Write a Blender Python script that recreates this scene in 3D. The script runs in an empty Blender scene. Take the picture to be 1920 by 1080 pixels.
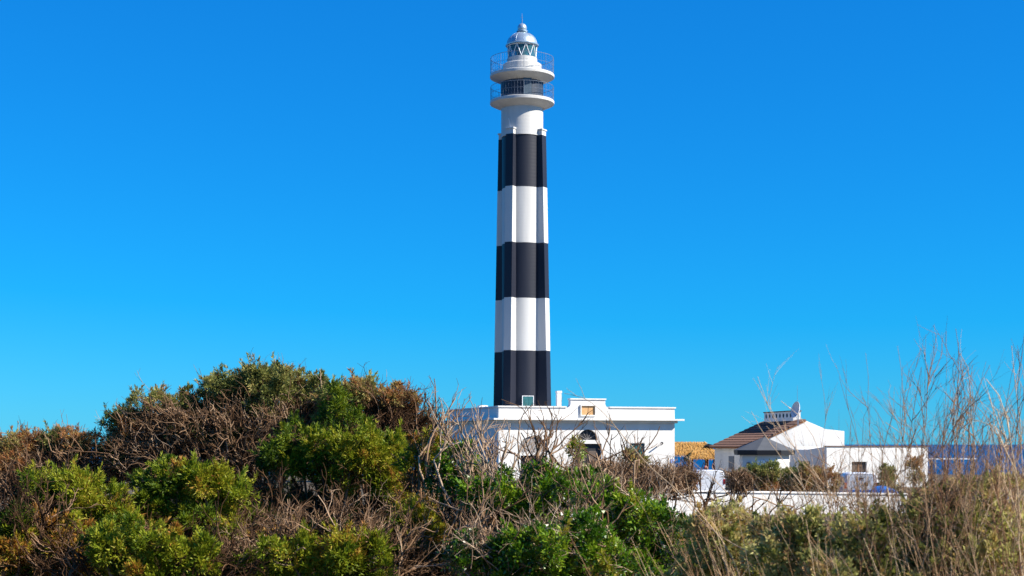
import bpy, math, random
import numpy as np
from mathutils import Vector

# ------------------------------------------------------------------ camera, sky, sun, exposure
scene = bpy.context.scene
C = scene.collection
EYE = 2.9            # eye height above the ground of the lighthouse yard (m)
FPX = 2850.0         # focal length in pixels of the 1920 wide photograph
HOR = 833.0          # row of the sea horizon
cam_d = bpy.data.cameras.new('camera')
cam = bpy.data.objects.new('camera', cam_d); C.objects.link(cam)
cam.location = (0, 0, EYE); cam.rotation_euler = (math.radians(90), 0, 0)
cam_d.sensor_width = 36.0; cam_d.lens = 36.0 * FPX / 1920
cam_d.shift_y = (HOR - 540) / 1920.0
cam_d.clip_start = 0.1; cam_d.clip_end = 80000
cam_d.dof.use_dof = True; cam_d.dof.focus_distance = 22.0; cam_d.dof.aperture_fstop = 7.0
scene.camera = cam

SUN_AZ, SUN_EL = math.radians(107), math.radians(37)      # clockwise from +Y
sun_dir = Vector((math.sin(SUN_AZ)*math.cos(SUN_EL), math.cos(SUN_AZ)*math.cos(SUN_EL), math.sin(SUN_EL)))
world = bpy.data.worlds.new('World'); scene.world = world; world.use_nodes = True
wn, wl = world.node_tree.nodes, world.node_tree.links
bg = wn['Background']
sky = wn.new('ShaderNodeTexSky'); sky.sky_type = 'NISHITA'; sky.sun_disc = False
sky.sun_elevation = SUN_EL; sky.sun_rotation = SUN_AZ
sky.altitude = 0; sky.air_density = 1.0; sky.dust_density = 0.0; sky.ozone_density = 3.0
# the photograph is strongly graded towards blue: the same grade for the whole sky
sep = wn.new('ShaderNodeSeparateColor'); cmb = wn.new('ShaderNodeCombineColor'); wl.new(sky.outputs[0], sep.inputs[0])
for ch, (g, off) in enumerate(((.17, -.55), (.58, .42), (.90, 2.4))):
    md = wn.new('ShaderNodeMath'); md.operation = 'MULTIPLY_ADD'; md.use_clamp = False
    md.inputs[1].default_value = g; md.inputs[2].default_value = off; wl.new(sep.outputs[ch], md.inputs[0])
    mx_ = wn.new('ShaderNodeMath'); mx_.operation = 'MAXIMUM'; fl_ = wn.new('ShaderNodeMath'); fl_.operation = 'MULTIPLY'; fl_.inputs[1].default_value = .035
    wl.new(sep.outputs[ch], fl_.inputs[0]); wl.new(fl_.outputs[0], mx_.inputs[1]); wl.new(md.outputs[0], mx_.inputs[0]); wl.new(mx_.outputs[0], cmb.inputs[ch])
wl.new(cmb.outputs[0], bg.inputs['Color'])
bg.inputs['Strength'].default_value = 0.061
sd = bpy.data.lights.new('sun', 'SUN'); sd.energy = 5.0; sd.angle = math.radians(0.53); sd.color = (1.0, 0.93, 0.82)
so = bpy.data.objects.new('sun', sd); C.objects.link(so)
so.rotation_euler = sun_dir.to_track_quat('Z', 'Y').to_euler(); so.location = (30, -10, 60)
scene.view_settings.view_transform = 'Standard'; scene.view_settings.look = 'None'
scene.view_settings.exposure = 0.98; scene.view_settings.gamma = 1.0
scene.render.engine = 'CYCLES'
scene.cycles.max_bounces = 6; scene.cycles.diffuse_bounces = 3; scene.cycles.transmission_bounces = 4

# ------------------------------------------------------------------ helpers
rng = np.random.default_rng(11); random.seed(5)
def fx(px, Y): return (px - 960.0) / FPX * Y
def fz(py, Y): return EYE + (HOR - py) / FPX * Y

def lin(r, g, b):
    f = lambda c: (c/255/12.92 if c/255 <= .04045 else ((c/255+.055)/1.055)**2.4)
    return (f(r), f(g), f(b), 1)

def mat(name, col, rough=.6, noise=0, scale=3, bump=0, bscale=30, spec=.3, metal=0, col2=None, courses=0, streak=0):
    m = bpy.data.materials.new(name); m.use_nodes = True
    n, l = m.node_tree.nodes, m.node_tree.links
    p = n['Principled BSDF']; p.inputs['Roughness'].default_value = rough
    p.inputs['Specular IOR Level'].default_value = spec; p.inputs['Metallic'].default_value = metal
    c = (*col[:3], 1)
    p.inputs['Base Color'].default_value = c
    tc = n.new('ShaderNodeTexCoord')
    if noise:
        t = n.new('ShaderNodeTexNoise'); t.inputs['Scale'].default_value = scale; t.inputs['Detail'].default_value = 6
        if streak:
            mp = n.new('ShaderNodeMapping'); mp.inputs['Scale'].default_value = (1, 1, streak)
            l.new(tc.outputs['Object'], mp.inputs['Vector']); l.new(mp.outputs[0], t.inputs['Vector'])
        else: l.new(tc.outputs['Object'], t.inputs['Vector'])
        r = n.new('ShaderNodeValToRGB'); r.color_ramp.elements[0].position = .3; r.color_ramp.elements[1].position = .7
        c2 = (*col2[:3], 1) if col2 else tuple(x*(1-noise) for x in c[:3]) + (1,)
        r.color_ramp.elements[0].color = c2; r.color_ramp.elements[1].color = c
        l.new(t.outputs['Fac'], r.inputs['Fac']); l.new(r.outputs['Color'], p.inputs['Base Color'])
    if bump:
        t2 = n.new('ShaderNodeTexNoise'); t2.inputs['Scale'].default_value = bscale; t2.inputs['Detail'].default_value = 5
        l.new(tc.outputs['Object'], t2.inputs['Vector'])
        h = t2.outputs['Fac']
        if courses:
            w = n.new('ShaderNodeTexWave'); w.wave_type = 'BANDS'; w.bands_direction = 'Z'
            w.inputs['Scale'].default_value = courses; w.inputs['Distortion'].default_value = 1.2; w.inputs['Detail'].default_value = 2
            l.new(tc.outputs['Object'], w.inputs['Vector'])
            pw = n.new('ShaderNodeMath'); pw.operation = 'POWER'; pw.inputs[1].default_value = .25
            l.new(w.outputs['Fac'], pw.inputs[0])
            ad = n.new('ShaderNodeMath'); ad.operation = 'ADD'; l.new(pw.outputs[0], ad.inputs[0]); l.new(t2.outputs['Fac'], ad.inputs[1])
            h = ad.outputs[0]
        b = n.new('ShaderNodeBump'); b.inputs['Strength'].default_value = bump; b.inputs['Distance'].default_value = .03
        l.new(h, b.inputs['Height']); l.new(b.outputs['Normal'], p.inputs['Normal'])
    return m

def leaf_mat(name, cols, transl=.3, rough=.5, spec=.3):
    """cols: ramp of real leaf colours, picked by the per-leaf 'hue' attribute"""
    m = bpy.data.materials.new(name); m.use_nodes = True
    n, l = m.node_tree.nodes, m.node_tree.links
    p = n['Principled BSDF']; out = n['Material Output']
    a = n.new('ShaderNodeAttribute'); a.attribute_name = 'hue'
    r = n.new('ShaderNodeValToRGB'); e = r.color_ramp.elements
    while len(e) < len(cols): e.new(.5)
    for i, c in enumerate(cols):
        e[i].position = i/(len(cols)-1); e[i].color = (*c, 1)
    l.new(a.outputs['Fac'], r.inputs['Fac'])
    l.new(r.outputs['Color'], p.inputs['Base Color'])
    p.inputs['Roughness'].default_value = rough; p.inputs['Specular IOR Level'].default_value = spec
    if transl > 0:
        t = n.new('ShaderNodeBsdfTranslucent'); l.new(r.outputs['Color'], t.inputs['Color'])
        mx = n.new('ShaderNodeMixShader'); mx.inputs[0].default_value = transl
        l.new(p.outputs[0], mx.inputs[1]); l.new(t.outputs[0], mx.inputs[2]); l.new(mx.outputs[0], out.inputs['Surface'])
    return m

def tag(o, label=None, cat=None, group=None, kind=None):
    if label: o['label'] = label
    if cat: o['category'] = cat
    if group: o['group'] = group
    if kind: o['kind'] = kind
    return o

ORG = {}
def thing(name, label, cat, loc, group=None):
    o = bpy.data.objects.new(name, None); C.objects.link(o); o.location = loc; o.empty_display_size = .3
    ORG[o.name] = np.array(loc, float)
    return tag(o, label, cat, group)

class MB:
    """collects polygons; build() links them as one mesh object"""
    def __init__(s): s.v = []; s.f = []
    def add(s, vs, fs):
        k = len(s.v); s.v += [tuple(v) for v in vs]; s.f += [tuple(i+k for i in f) for f in fs]; return s
    def box(s, F, a, b):      # F: frame; a,b: (s,d,z) corners
        (s0, d0, z0), (s1, d1, z1) = a, b
        P = [(s0,d0,z0),(s1,d0,z0),(s1,d1,z0),(s0,d1,z0),(s0,d0,z1),(s1,d0,z1),(s1,d1,z1),(s0,d1,z1)]
        return s.add([F(*p) for p in P], [(0,3,2,1),(4,5,6,7),(0,1,5,4),(1,2,6,5),(2,3,7,6),(3,0,4,7)])
    def prism(s, F, poly, d0, d1):   # polygon in (s,z), extruded in d
        n = len(poly)
        vs = [F(p[0], d0, p[1]) for p in poly] + [F(p[0], d1, p[1]) for p in poly]
        return s.add(vs, [tuple(range(n))[::-1], tuple(range(n, 2*n))] + [(i, (i+1)%n, (i+1)%n+n, i+n) for i in range(n)])
    def lathe(s, c, prof, n=32, a0=0):   # prof list of (r,z) about vertical axis at c
        vs = []; fs = []
        for r, z in prof:
            for i in range(n):
                a = a0 + 2*math.pi*i/n; vs.append((c[0]+r*math.cos(a), c[1]+r*math.sin(a), c[2]+z))
        m = len(prof)
        for j in range(m-1):
            for i in range(n):
                fs.append((j*n+i, j*n+(i+1)%n, (j+1)*n+(i+1)%n, (j+1)*n+i))
        fs.append(tuple(range(n))[::-1]); fs.append(tuple((m-1)*n+i for i in range(n)))
        return s.add(vs, fs)
    def bar(s, a, b, r, n=6, r2=None):
        a, b = Vector(a), Vector(b); t = (b-a).normalized(); r2 = r if r2 is None else r2
        x = t.cross(Vector((0,0,1)) if abs(t.z) < .9 else Vector((1,0,0))).normalized(); y = t.cross(x)
        vs = [a + (x*math.cos(2*math.pi*i/n) + y*math.sin(2*math.pi*i/n))*r for i in range(n)] + \
             [b + (x*math.cos(2*math.pi*i/n) + y*math.sin(2*math.pi*i/n))*r2 for i in range(n)]
        return s.add(vs, [tuple(range(n))[::-1], tuple(range(n,2*n))] + [(i,(i+1)%n,(i+1)%n+n,i+n) for i in range(n)])
    def ring(s, c, R, r, z, n=64, k=6):
        vs = []; fs = []
        for i in range(n):
            a = 2*math.pi*i/n
            for j in range(k):
                b = 2*math.pi*j/k; q = R + r*math.cos(b)
                vs.append((c[0]+q*math.cos(a), c[1]+q*math.sin(a), z + r*math.sin(b)))
        for i in range(n):
            for j in range(k):
                fs.append((i*k+j, ((i+1)%n)*k+j, ((i+1)%n)*k+(j+1)%k, i*k+(j+1)%k))
        return s.add(vs, fs)
    def build(s, name, m, parent=None, smooth=False, bevel=0, **kw):
        me = bpy.data.meshes.new(name)
        V = np.array(s.v, float)
        root = parent
        while root is not None and root.name not in ORG: root = root.parent
        if root is not None: V = V - ORG[root.name]
        me.from_pydata([tuple(v) for v in V], [], s.f); me.update()
        import bmesh
        bm = bmesh.new(); bm.from_mesh(me); bmesh.ops.recalc_face_normals(bm, faces=bm.faces); bm.to_mesh(me); bm.free()
        me.materials.append(m)
        if smooth:
            me.polygons.foreach_set('use_smooth', [True]*len(me.polygons))
            me.set_sharp_from_angle(angle=math.radians(35))
        o = bpy.data.objects.new(name, me); C.objects.link(o)
        if parent is not None: o.parent = parent
        if bevel:
            b = o.modifiers.new('bevel', 'BEVEL'); b.width = bevel; b.segments = 2; b.limit_method = 'ANGLE'
        return tag(o, **kw)

def fast(name, V, Q, m, parent=None, hue=None, smooth=False, **kw):
    """V (n,3), Q (k,4) numpy arrays -> mesh object"""
    me = bpy.data.meshes.new(name)
    root = parent
    while root is not None and root.name not in ORG: root = root.parent
    if root is not None: V = V - ORG[root.name]
    nv, nq = len(V), len(Q); fv = Q.shape[1]
    me.vertices.add(nv); me.vertices.foreach_set('co', np.ascontiguousarray(V, np.float32).ravel())
    me.loops.add(nq*fv); me.loops.foreach_set('vertex_index', np.ascontiguousarray(Q, np.int32).ravel())
    me.polygons.add(nq); me.polygons.foreach_set('loop_start', np.arange(0, nq*fv, fv, dtype=np.int32))
    me.polygons.foreach_set('loop_total', np.full(nq, fv, np.int32))
    if smooth: me.polygons.foreach_set('use_smooth', np.ones(nq, bool))
    if hue is not None:
        at = me.attributes.new('hue', 'FLOAT', 'POINT'); at.data.foreach_set('value', np.ascontiguousarray(hue, np.float32))
    me.update(calc_edges=True); me.materials.append(m)
    o = bpy.data.objects.new(name, me); C.objects.link(o)
    if parent is not None: o.parent = parent
    return tag(o, **kw)

def frame(o, u):
    """local (s along u, d away from the viewer, z) -> world"""
    o = np.array(o, float); u = np.array(u, float); u /= np.linalg.norm(u); b = np.array((-u[1], u[0]))
    def F(s, d, z): return (o[0]+u[0]*s+b[0]*d, o[1]+u[1]*s+b[1]*d, o[2]+z)
    return F
W = frame((0,0,0), (1,0))

# ------------------------------------------------------------------ materials
M = {
 'white': mat('white_render', (.72,.705,.67), .75, .14, 1.3, .15, 14, streak=.22),
 'tower_white': mat('tower_white', (.57,.565,.54), .6, .14, 1.6, .08, 9, courses=1.2, streak=.10),
 'black': mat('tower_black', (.008,.011,.022), .5, .45, 1.6, .07, 9, spec=.3, courses=1.2, streak=.10, col2=(.016,.018,.029)),
 'steel': mat('dome_metal', (.46,.56,.62), .36, .2, 2, metal=.6),
 'rail': mat('rail_paint', (.15,.19,.25), .45),
 'whitepaint': mat('white_paint', (.8,.8,.8), .45),
 'teal': mat('teal_shutter', (.035,.16,.17), .5, .25, 6),
 'dark': mat('dark_opening', (.025,.024,.026), .5),
 'greywood': mat('grey_panel', (.30,.28,.27), .7, .25, 5),
 'plaque': mat('tan_plaque', (.62,.36,.16), .7, .25, 3, .2, 20),
 'tile': mat('roof_tile', (.22,.125,.088), .85, .5, 5, .3, 30, col2=(.085,.052,.042)),
 'roofgrey': mat('grey_felt', (.10,.105,.11), .7, .2, 2),
 'roofedge': mat('dark_valance', (.02,.022,.026), .6),
 'shutter': mat('grey_shutter', (.16,.17,.19), .6, .2, 4),
 'window': mat('brown_window', (.12,.09,.07), .4),
 'wood': mat('timber', (.30,.13,.05), .7, .3, 5),
 'vanwhite': mat('car_white', (.78,.79,.80), .25, spec=.5),
 'blue': mat('blue_paint', (.0,.16,.55), .3, spec=.5),
 'rubber': mat('tyre', (.02,.02,.02), .8),
 'glassdark': mat('car_glass', (.03,.035,.04), .08, spec=.6),
 'chrome': mat('rim', (.5,.5,.5), .3, metal=.8),
 'red': mat('tail_light', (.4,.02,.02), .3),
 'skin': mat('skin', (.45,.26,.18), .6), 'navy': mat('navy_cloth', (.02,.03,.09), .8),
 'pink': mat('pink_cloth', (.5,.18,.16), .8), 'hair': mat('hair', (.03,.02,.015), .6),
 'dish': mat('dish_grey', (.55,.55,.58), .5),
 'signblue': mat('sign_blue', (.25,.35,.65), .5),
 'straw': leaf_mat('straw', [(.30,.15,.04), (.62,.34,.09), (.74,.47,.17)], .1, .8, .1),
 'bark': leaf_mat('dry_bark', [(.055,.030,.016), (.19,.11,.06), (.42,.29,.185)], 0, .85, .1),
 'barkpale': leaf_mat('pale_bark', [(.12,.07,.042), (.29,.195,.125), (.52,.40,.285)], 0, .8, .15),
 'barkdark': leaf_mat('dark_bark', [(.025,.013,.007), (.095,.05,.025), (.30,.185,.11)], 0, .85, .1),
 'stem': leaf_mat('dry_stem', [(.12,.05,.028), (.30,.17,.08), (.60,.44,.27)], 0, .7, .2),
 'juniper': leaf_mat('juniper_leaf', [(.016,.032,.004), (.075,.13,.007), (.20,.25,.012), (.33,.32,.022), (.36,.15,.03)], .32, .55, .25),
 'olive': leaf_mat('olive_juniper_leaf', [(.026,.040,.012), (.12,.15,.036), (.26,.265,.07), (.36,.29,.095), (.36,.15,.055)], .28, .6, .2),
 'brownleaf': leaf_mat('dead_leaf', [(.10,.04,.015), (.24,.10,.03), (.36,.18,.06), (.40,.27,.12), (.14,.13,.03)], .2, .7, .1),
 'mastic': leaf_mat('mastic_leaf', [(.016,.045,.005), (.045,.12,.006), (.12,.235,.010), (.23,.32,.018), (.34,.27,.03)], .28, .34, .45),
 'salt': leaf_mat('saltbush_leaf', [(.07,.085,.015), (.20,.21,.04), (.36,.36,.09), (.52,.48,.17), (.46,.30,.10)], .42, .5, .3),
}
glass = bpy.data.materials.new('lantern_glass'); glass.use_nodes = True
gn, gl = glass.node_tree.nodes, glass.node_tree.links
gp = gn['Principled BSDF']; gp.inputs['Base Color'].default_value = (.10,.30,.36,1); gp.inputs['Roughness'].default_value = .05
gt = gn.new('ShaderNodeBsdfTransparent'); gt.inputs['Color'].default_value = (.34,.58,.65,1)
gm = gn.new('ShaderNodeMixShader'); gm.inputs[0].default_value = .35
gl.new(gt.outputs[0], gm.inputs[1]); gl.new(gp.outputs[0], gm.inputs[2]); gl.new(gm.outputs[0], gn['Material Output'].inputs['Surface'])

# ------------------------------------------------------------------ ground and sea
def ground_z(X, Y):
    X = np.asarray(X, float); Y = np.asarray(Y, float)
    t = np.clip((Y-15)/38.0, 0, 1); t = t*t*(3-2*t)
    z = 1.25*(1-t)
    z = z + .10*np.sin(X*.31+1.3)*np.cos(Y*.27)*np.clip((60-Y)/40, .15, 1)
    cl = 148 + 5*np.sin(X*.07) + 2.5*np.sin(X*.23+1)
    c = np.clip((Y-cl)/7.0, 0, 1)
    return z - 13*c*c*(3-2*c)
xs = np.concatenate([np.linspace(-900,-60,30), np.linspace(-56,56,113), np.linspace(60,900,30)])
ys = np.concatenate([np.linspace(-400,-10,14), np.linspace(-8,60,69), np.linspace(62,175,80)])
GX, GY = np.meshgrid(xs, ys); GZ = ground_z(GX, GY)
V = np.stack([GX, GY, GZ], -1).reshape(-1,3)
nx = len(xs); I = np.arange(len(V)).reshape(len(ys), nx)
Q = np.stack([I[:-1,:-1], I[:-1,1:], I[1:,1:], I[1:,:-1]], -1).reshape(-1,4)
fast('ground', V, Q, mat('dry_soil', (.13,.095,.055), .95, .5, .6, .6, 6, col2=(.06,.05,.028)), smooth=True, kind='structure')
sea = bpy.data.materials.new('sea_water'); sea.use_nodes = True
sn, sl = sea.node_tree.nodes, sea.node_tree.links; sp = sn['Principled BSDF']
sp.inputs['Base Color'].default_value = (.001,.045,.14,1); sp.inputs['Roughness'].default_value = .35; sp.inputs['Specular IOR Level'].default_value = .07
stc = sn.new('ShaderNodeTexCoord'); st = sn.new('ShaderNodeTexNoise'); st.inputs['Scale'].default_value = .25; st.inputs['Detail'].default_value = 5
sl.new(stc.outputs['Object'], st.inputs['Vector']); sb = sn.new('ShaderNodeBump'); sb.inputs['Distance'].default_value = 1.2; sb.inputs['Strength'].default_value = 1
sl.new(st.outputs['Fac'], sb.inputs['Height']); sl.new(sb.outputs['Normal'], sp.inputs['Normal'])
SM = MB(); SM.add([(-40000,-3000,-9),(40000,-3000,-9),(40000,60000,-9),(-40000,60000,-9)], [(0,1,2,3)])
SM.build('sea', sea, kind='structure')

# ------------------------------------------------------------------ lighthouse keeper's building
U = np.array((.948, .319)); DF = 98.5
FB = frame((fx(935, DF), DF, 0), U); BL, BW = 12.48, 11.6
hs_root = thing('keepers_house', 'flat-roofed white house with stepped pediment at the foot of the striped lighthouse', 'house', (*FB(BL/2, BW/2, 0)[:2], 0))
def s_at(px):      # along the front wall for a picture column
    o = FB(0,0,0); k = (px-960)/FPX
    return (k*o[1]-o[0])/(U[0]-k*U[1])
def z_at(px, py): return fz(py, FB(s_at(px),0,0)[1])

def wall_open(mb, F, s0, s1, z0, z1, d0, d1, rects, arches=()):
    """solid wall with rectangular openings (s0,s1,z0,z1); arches are rects whose upper half-round is filled at the corners"""
    R = list(rects) + [(a[0]-a[2], a[0]+a[2], a[1], a[1]+a[2]) for a in arches]
    S = sorted({s0, s1, *[r[0] for r in R], *[r[1] for r in R]})
    for a, b in zip(S[:-1], S[1:]):
        cuts = sorted([(r[2], r[3]) for r in R if r[0] < (a+b)/2 < r[1]])
        z = z0
        for c0, c1 in cuts:
            if c0 > z: mb.box(F, (a,d0,z), (b,d1,c0))
            z = c1
        if z < z1: mb.box(F, (a,d0,z), (b,d1,z1))
    for c, zb, r in arches:
        for sg in (-1, 1):
            arc = [(c+sg*r*math.cos(t), zb+r*math.sin(t)) for t in np.linspace(0, math.pi/2, 9)]
            mb.prism(F, arc + [(c+sg*r, zb+r)], d0, d1)

door = (s_at(1077), s_at(1128), .05, z_at(1100, 832))
win = (s_at(1181), s_at(1208.5), 1.25, z_at(1190, 831))
fan = ((s_at(1084)+s_at(1121))/2, z_at(1100, 825), (s_at(1121)-s_at(1084))/2)
arc = (s_at(1000), z_at(1000, 848), (s_at(1029)-s_at(971))/2)
adoor = (arc[0]-arc[2]*.82, arc[0]+arc[2]*.82, .05, z_at(1000, 854))
ZC = 4.47
mb = MB()
wall_open(mb, FB, 0, BL, 0, 5.30, 0, .4, [door, win, adoor], [fan, arc])
mb.box(FB, (0,.4,0), (.4,BW,5.30)); mb.box(FB, (BL-.4,.4,0), (BL,BW,5.30)); mb.box(FB, (.4,BW-.4,0), (BL-.4,BW,5.30))
mb.build('wall', M['white'], hs_root)
mb = MB().box(FB, (.4,.4,4.55), (BL-.4,BW-.4,4.75)); mb.build('roof', M['white'], hs_root)
oh = .50
mb = MB()
mb.box(FB, (-oh,-oh,ZC), (BL+oh,-.002,ZC+.12)); mb.box(FB, (-oh,0,ZC), (-.002,BW+oh,ZC+.12)); mb.box(FB, (BL+.002,0,ZC), (BL+oh,BW+oh,ZC+.12))
mb.box(FB, (-.16,-.16,ZC-.16), (BL+.16,-.003,ZC-.002)); mb.box(FB, (-.16,0,ZC-.16), (-.003,BW,ZC-.002)); mb.box(FB, (BL+.003,0,ZC-.16), (BL+.16,BW,ZC-.002))
mb.build('cornice', M['white'], hs_root, bevel=.012)
p0, p1 = s_at(1070), s_at(1135)
mb = MB()
for a, b in ((-.07, p0-.30), (p1+.30, BL+.07)): mb.box(FB, (a,-.07,5.302), (b,.47,5.40))
mb.box(FB, (-.07,.47,5.302), (.47,BW+.07,5.40)); mb.box(FB, (BL-.47,.47,5.302), (BL+.07,BW+.07,5.40))
mb.build('parapet_coping', M['white'], hs_root, bevel=.012)
ptop = 5.93; zq = np.linspace(0, math.pi/2, 7)
lft = [(p0-.30+.30*math.sin(t), 5.302+.30*(1-math.cos(t))) for t in zq]
rgt = [(p1+.30-.30*math.sin(t), 5.302+.30*(1-math.cos(t))) for t in zq]
poly = lft + [(p0, ptop-.1), (p1, ptop-.1)] + rgt[::-1]
q0, q1, qz0, qz1 = s_at(1089.5), s_at(1115), z_at(1100,778), z_at(1100,761)
ped = MB().prism(FB, poly, .001, .4).build('pediment', M['white'], hs_root)
mb = MB().box(FB, (p0-.05,-.06,ptop-.098), (p1+.05,.46,ptop))
mb.build('pediment_coping', M['white'], ped, bevel=.012)
# plaque: a shallow frame stands proud, the tan panel lies inside it
mb = MB()
for a, b in (((q0-.07,-.11,qz0-.07),(q1+.07,-.001,qz0)), ((q0-.07,-.11,qz1),(q1+.07,-.001,qz1+.07)), ((q0-.07,-.11,qz0),(q0,-.001,qz1)), ((q1,-.11,qz0),(q1+.07,-.001,qz1))): mb.box(FB, a, b)
pf = mb.build('plaque_frame', M['white'], hs_root)
MB().box(FB, (q0,-.012,qz0), (q1,-.001,qz1)).build('plaque', M['plaque'], hs_root, label='plain tan plaque set in the pediment')
# door leaves, fanlight, arch, window
mid = (door[0]+door[1])/2
dr = MB().box(FB, (door[0]+.03,.24,door[2]), (mid-.01,.30,door[3]-.03)).build('door_leaf', M['dark'], hs_root)
dr2 = MB().box(FB, (mid+.01,.24,door[2]), (door[1]-.03,.30,door[3]-.03)).build('door_leaf', M['dark'], hs_root)
for d_, a, b in ((dr, door[0]+.03, mid-.01), (dr2, mid+.01, door[1]-.03)):
    for k in range(3):
        z0 = door[2]+.15+k*.8; MB().box(FB, (a+.12,.215,z0), (b-.12,.239,min(z0+.65,door[3]-.12))).build('door_panel', M['window'], d_, bevel=.01)
MB().prism(FB, [(fan[0]+(fan[2]-.002)*math.cos(t), fan[1]+(fan[2]-.002)*math.sin(t)) for t in np.linspace(0,math.pi,17)], .2, .24).build('fanlight', M['dark'], hs_root)
mb = MB()
for t in np.linspace(0, math.pi, 7)[1:-1]: mb.bar(FB(fan[0],.18,fan[1]+.02), FB(fan[0]+fan[2]*.97*math.cos(t),.18,fan[1]+fan[2]*.97*math.sin(t)), .014)
mb.build('fanlight_bars', M['greywood'], hs_root)
MB().prism(FB, [(arc[0]+(arc[2]-.002)*math.cos(t), arc[1]+(arc[2]-.002)*math.sin(t)) for t in np.linspace(0,math.pi,17)], .14, .2).build('arched_panel', M['greywood'], hs_root, label='grey half-round panel over the side entrance')
MB().box(FB, (adoor[0],.25,adoor[2]), (adoor[1],.3,adoor[3])).build('side_door', M['dark'], hs_root)
wm = (win[0]+win[1])/2
for a, b in ((win[0]+.03, wm-.008), (wm+.008, win[1]-.03)):
    sh = MB().box(FB, (a,.10,win[2]+.03), (b,.14,win[3]-.03)).build('window_shutter', M['teal'], hs_root)
    mb = MB()
    n = 14
    for k in range(n):
        z0 = win[2]+.1+k*(win[3]-win[2]-.2)/n; mb.box(FB, (a+.06,.08,z0), (b-.06,.099,z0+.06))
    mb.build('louvre', M['teal'], sh, kind='stuff')
mb = MB()
for a, b in (((win[0]-.12,-.03,win[2]-.12),(win[1]+.12,-.001,win[2])), ((win[0]-.12,-.03,win[3]),(win[1]+.12,-.001,win[3]+.12)), ((win[0]-.12,-.03,win[2]),(win[0],-.001,win[3])), ((win[1],-.03,win[2]),(win[1]+.12,-.001,win[3]))): mb.box(FB, a, b)
mb.build('window_surround', M['white'], hs_root)
MB().box(FB, (win[0]-.18,-.10,win[2]-.2), (win[1]+.18,-.032,win[2]-.12)).build('window_sill', M['white'], hs_root)
# wall lamp on a slanted arm
lp = s_at(1241); lz = z_at(1241, 831)
mb = MB().bar(FB(lp,-.02,lz), FB(lp-.52,-.30,lz-.24), .045, 8); wlp = mb.build('wall_lamp', M['greywood'], hs_root, smooth=True)
MB().bar(FB(lp+.02,.0,lz+.01), FB(lp-.02,-.05,lz-.01), .09, 10).build('lamp_base', M['dark'], wlp)
sg0 = s_at(1256.5); MB().box(FB, (sg0,-.02,z_at(1260,868)), (sg0+.28,-.001,z_at(1260,861))).build('wall_sign', M['signblue'], hs_root)
# chimney pipe and roof vent
cx, cy, _ = FB(s_at(1047), 5.0, 0); cx = fx(1047.5, cy)
ch = thing('flue_pipe', 'slim white square flue standing on the flat roof beside the striped tower', 'chimney', (cx, cy, 4.75))
Fc = frame((cx, cy, 0), U)
MB().box(Fc, (-.15,-.15,4.75), (.15,.15,fz(737,cy))).build('shaft', M['white'], ch); MB().box(Fc, (-.18,-.18,fz(737,cy)+.003), (.18,.18,fz(733,cy))).build('cap', M['white'], ch, bevel=.01)
vx, vy, _ = FB(1.2, 7.26, 0)
vt = thing('roof_vent', 'low white rounded roof vent box with a dark hole behind the parapet', 'vent', (vx, vy, 4.75))
Fv = frame((vx, vy, 0), U)
zt = fz(760, vy)
MB().prism(Fv, [(-.33,4.75),(.33,4.75),(.36,zt-.12),(.25,zt),(-.25,zt),(-.36,zt-.12)], -.3, .3).build('box', M['white'], vt, bevel=.03)
MB().bar(Fv(.13,-.315,zt-.13), Fv(.13,-.295,zt-.13), .06, 10).build('hole', M['dark'], vt)  # proud dark disc painted in place of the opening's shaded inside

# ------------------------------------------------------------------ lighthouse tower
TY = 113.2; TX = fx(979, TY); PXM = FPX/TY
def tz(py): return fz(py, TY)
tw = thing('lighthouse', 'tall black and white banded lighthouse tower with two round galleries and silver dome', 'lighthouse', (TX, TY, 0))
FIN = [math.radians(a) for a in (-30, 60, 150, -120)]          # clockwise from the direction of the viewer
def plan(z, rc=None):
    t = (z - tz(762))/(tz(251)-tz(762)); rc = 1.50
    ro = 2.30 + (1.86-2.30)*t; w = .31
    pts = []
    ha = math.asin(w/rc)
    fins = sorted(FIN)
    P = lambda a, r: (TX + r*math.sin(a), TY - r*math.cos(a))
    for i, a in enumerate(fins):
        b = fins[(i+1) % 4] + (2*math.pi if i == 3 else 0)
        pts.append(P(a-ha, rc))
        for sg in (-1, 1):
            x, y = P(a, ro); pts.append((x + sg*w*math.cos(a), y + sg*w*math.sin(a)))
        for q in np.linspace(a+ha, b-ha, 13)[:-1]: pts.append(P(q, rc))
    return pts
def band(name, z0, z1, m):
    mb = MB(); n = 0
    zs = np.linspace(z0, z1, 4)
    rings = [plan(z) for z in zs]; n = len(rings[0]); vs = []
    for z, r in zip(zs, rings): vs += [(x, y, z) for x, y in r]
    fs = [(j*n+i, j*n+(i+1)%n, (j+1)*n+(i+1)%n, (j+1)*n+i) for j in range(3) for i in range(n)]
    fs += [tuple(range(n))[::-1], tuple(range(3*n, 4*n))]
    return mb.add(vs, fs).build(name, m, tw, smooth=True)
tf_ = lambda py: fz(py, TY-1.5)          # rows measured on the near side of the shaft
zb = [0] + [tf_(q) for q in (657, 558, 454, 349, 251)]
for i in range(5):
    band('black_band' if i % 2 == 0 else 'white_band', zb[i]+(.0015 if i else 0), zb[i+1]-.0015, M['black'] if i % 2 == 0 else M['tower_white'])
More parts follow.
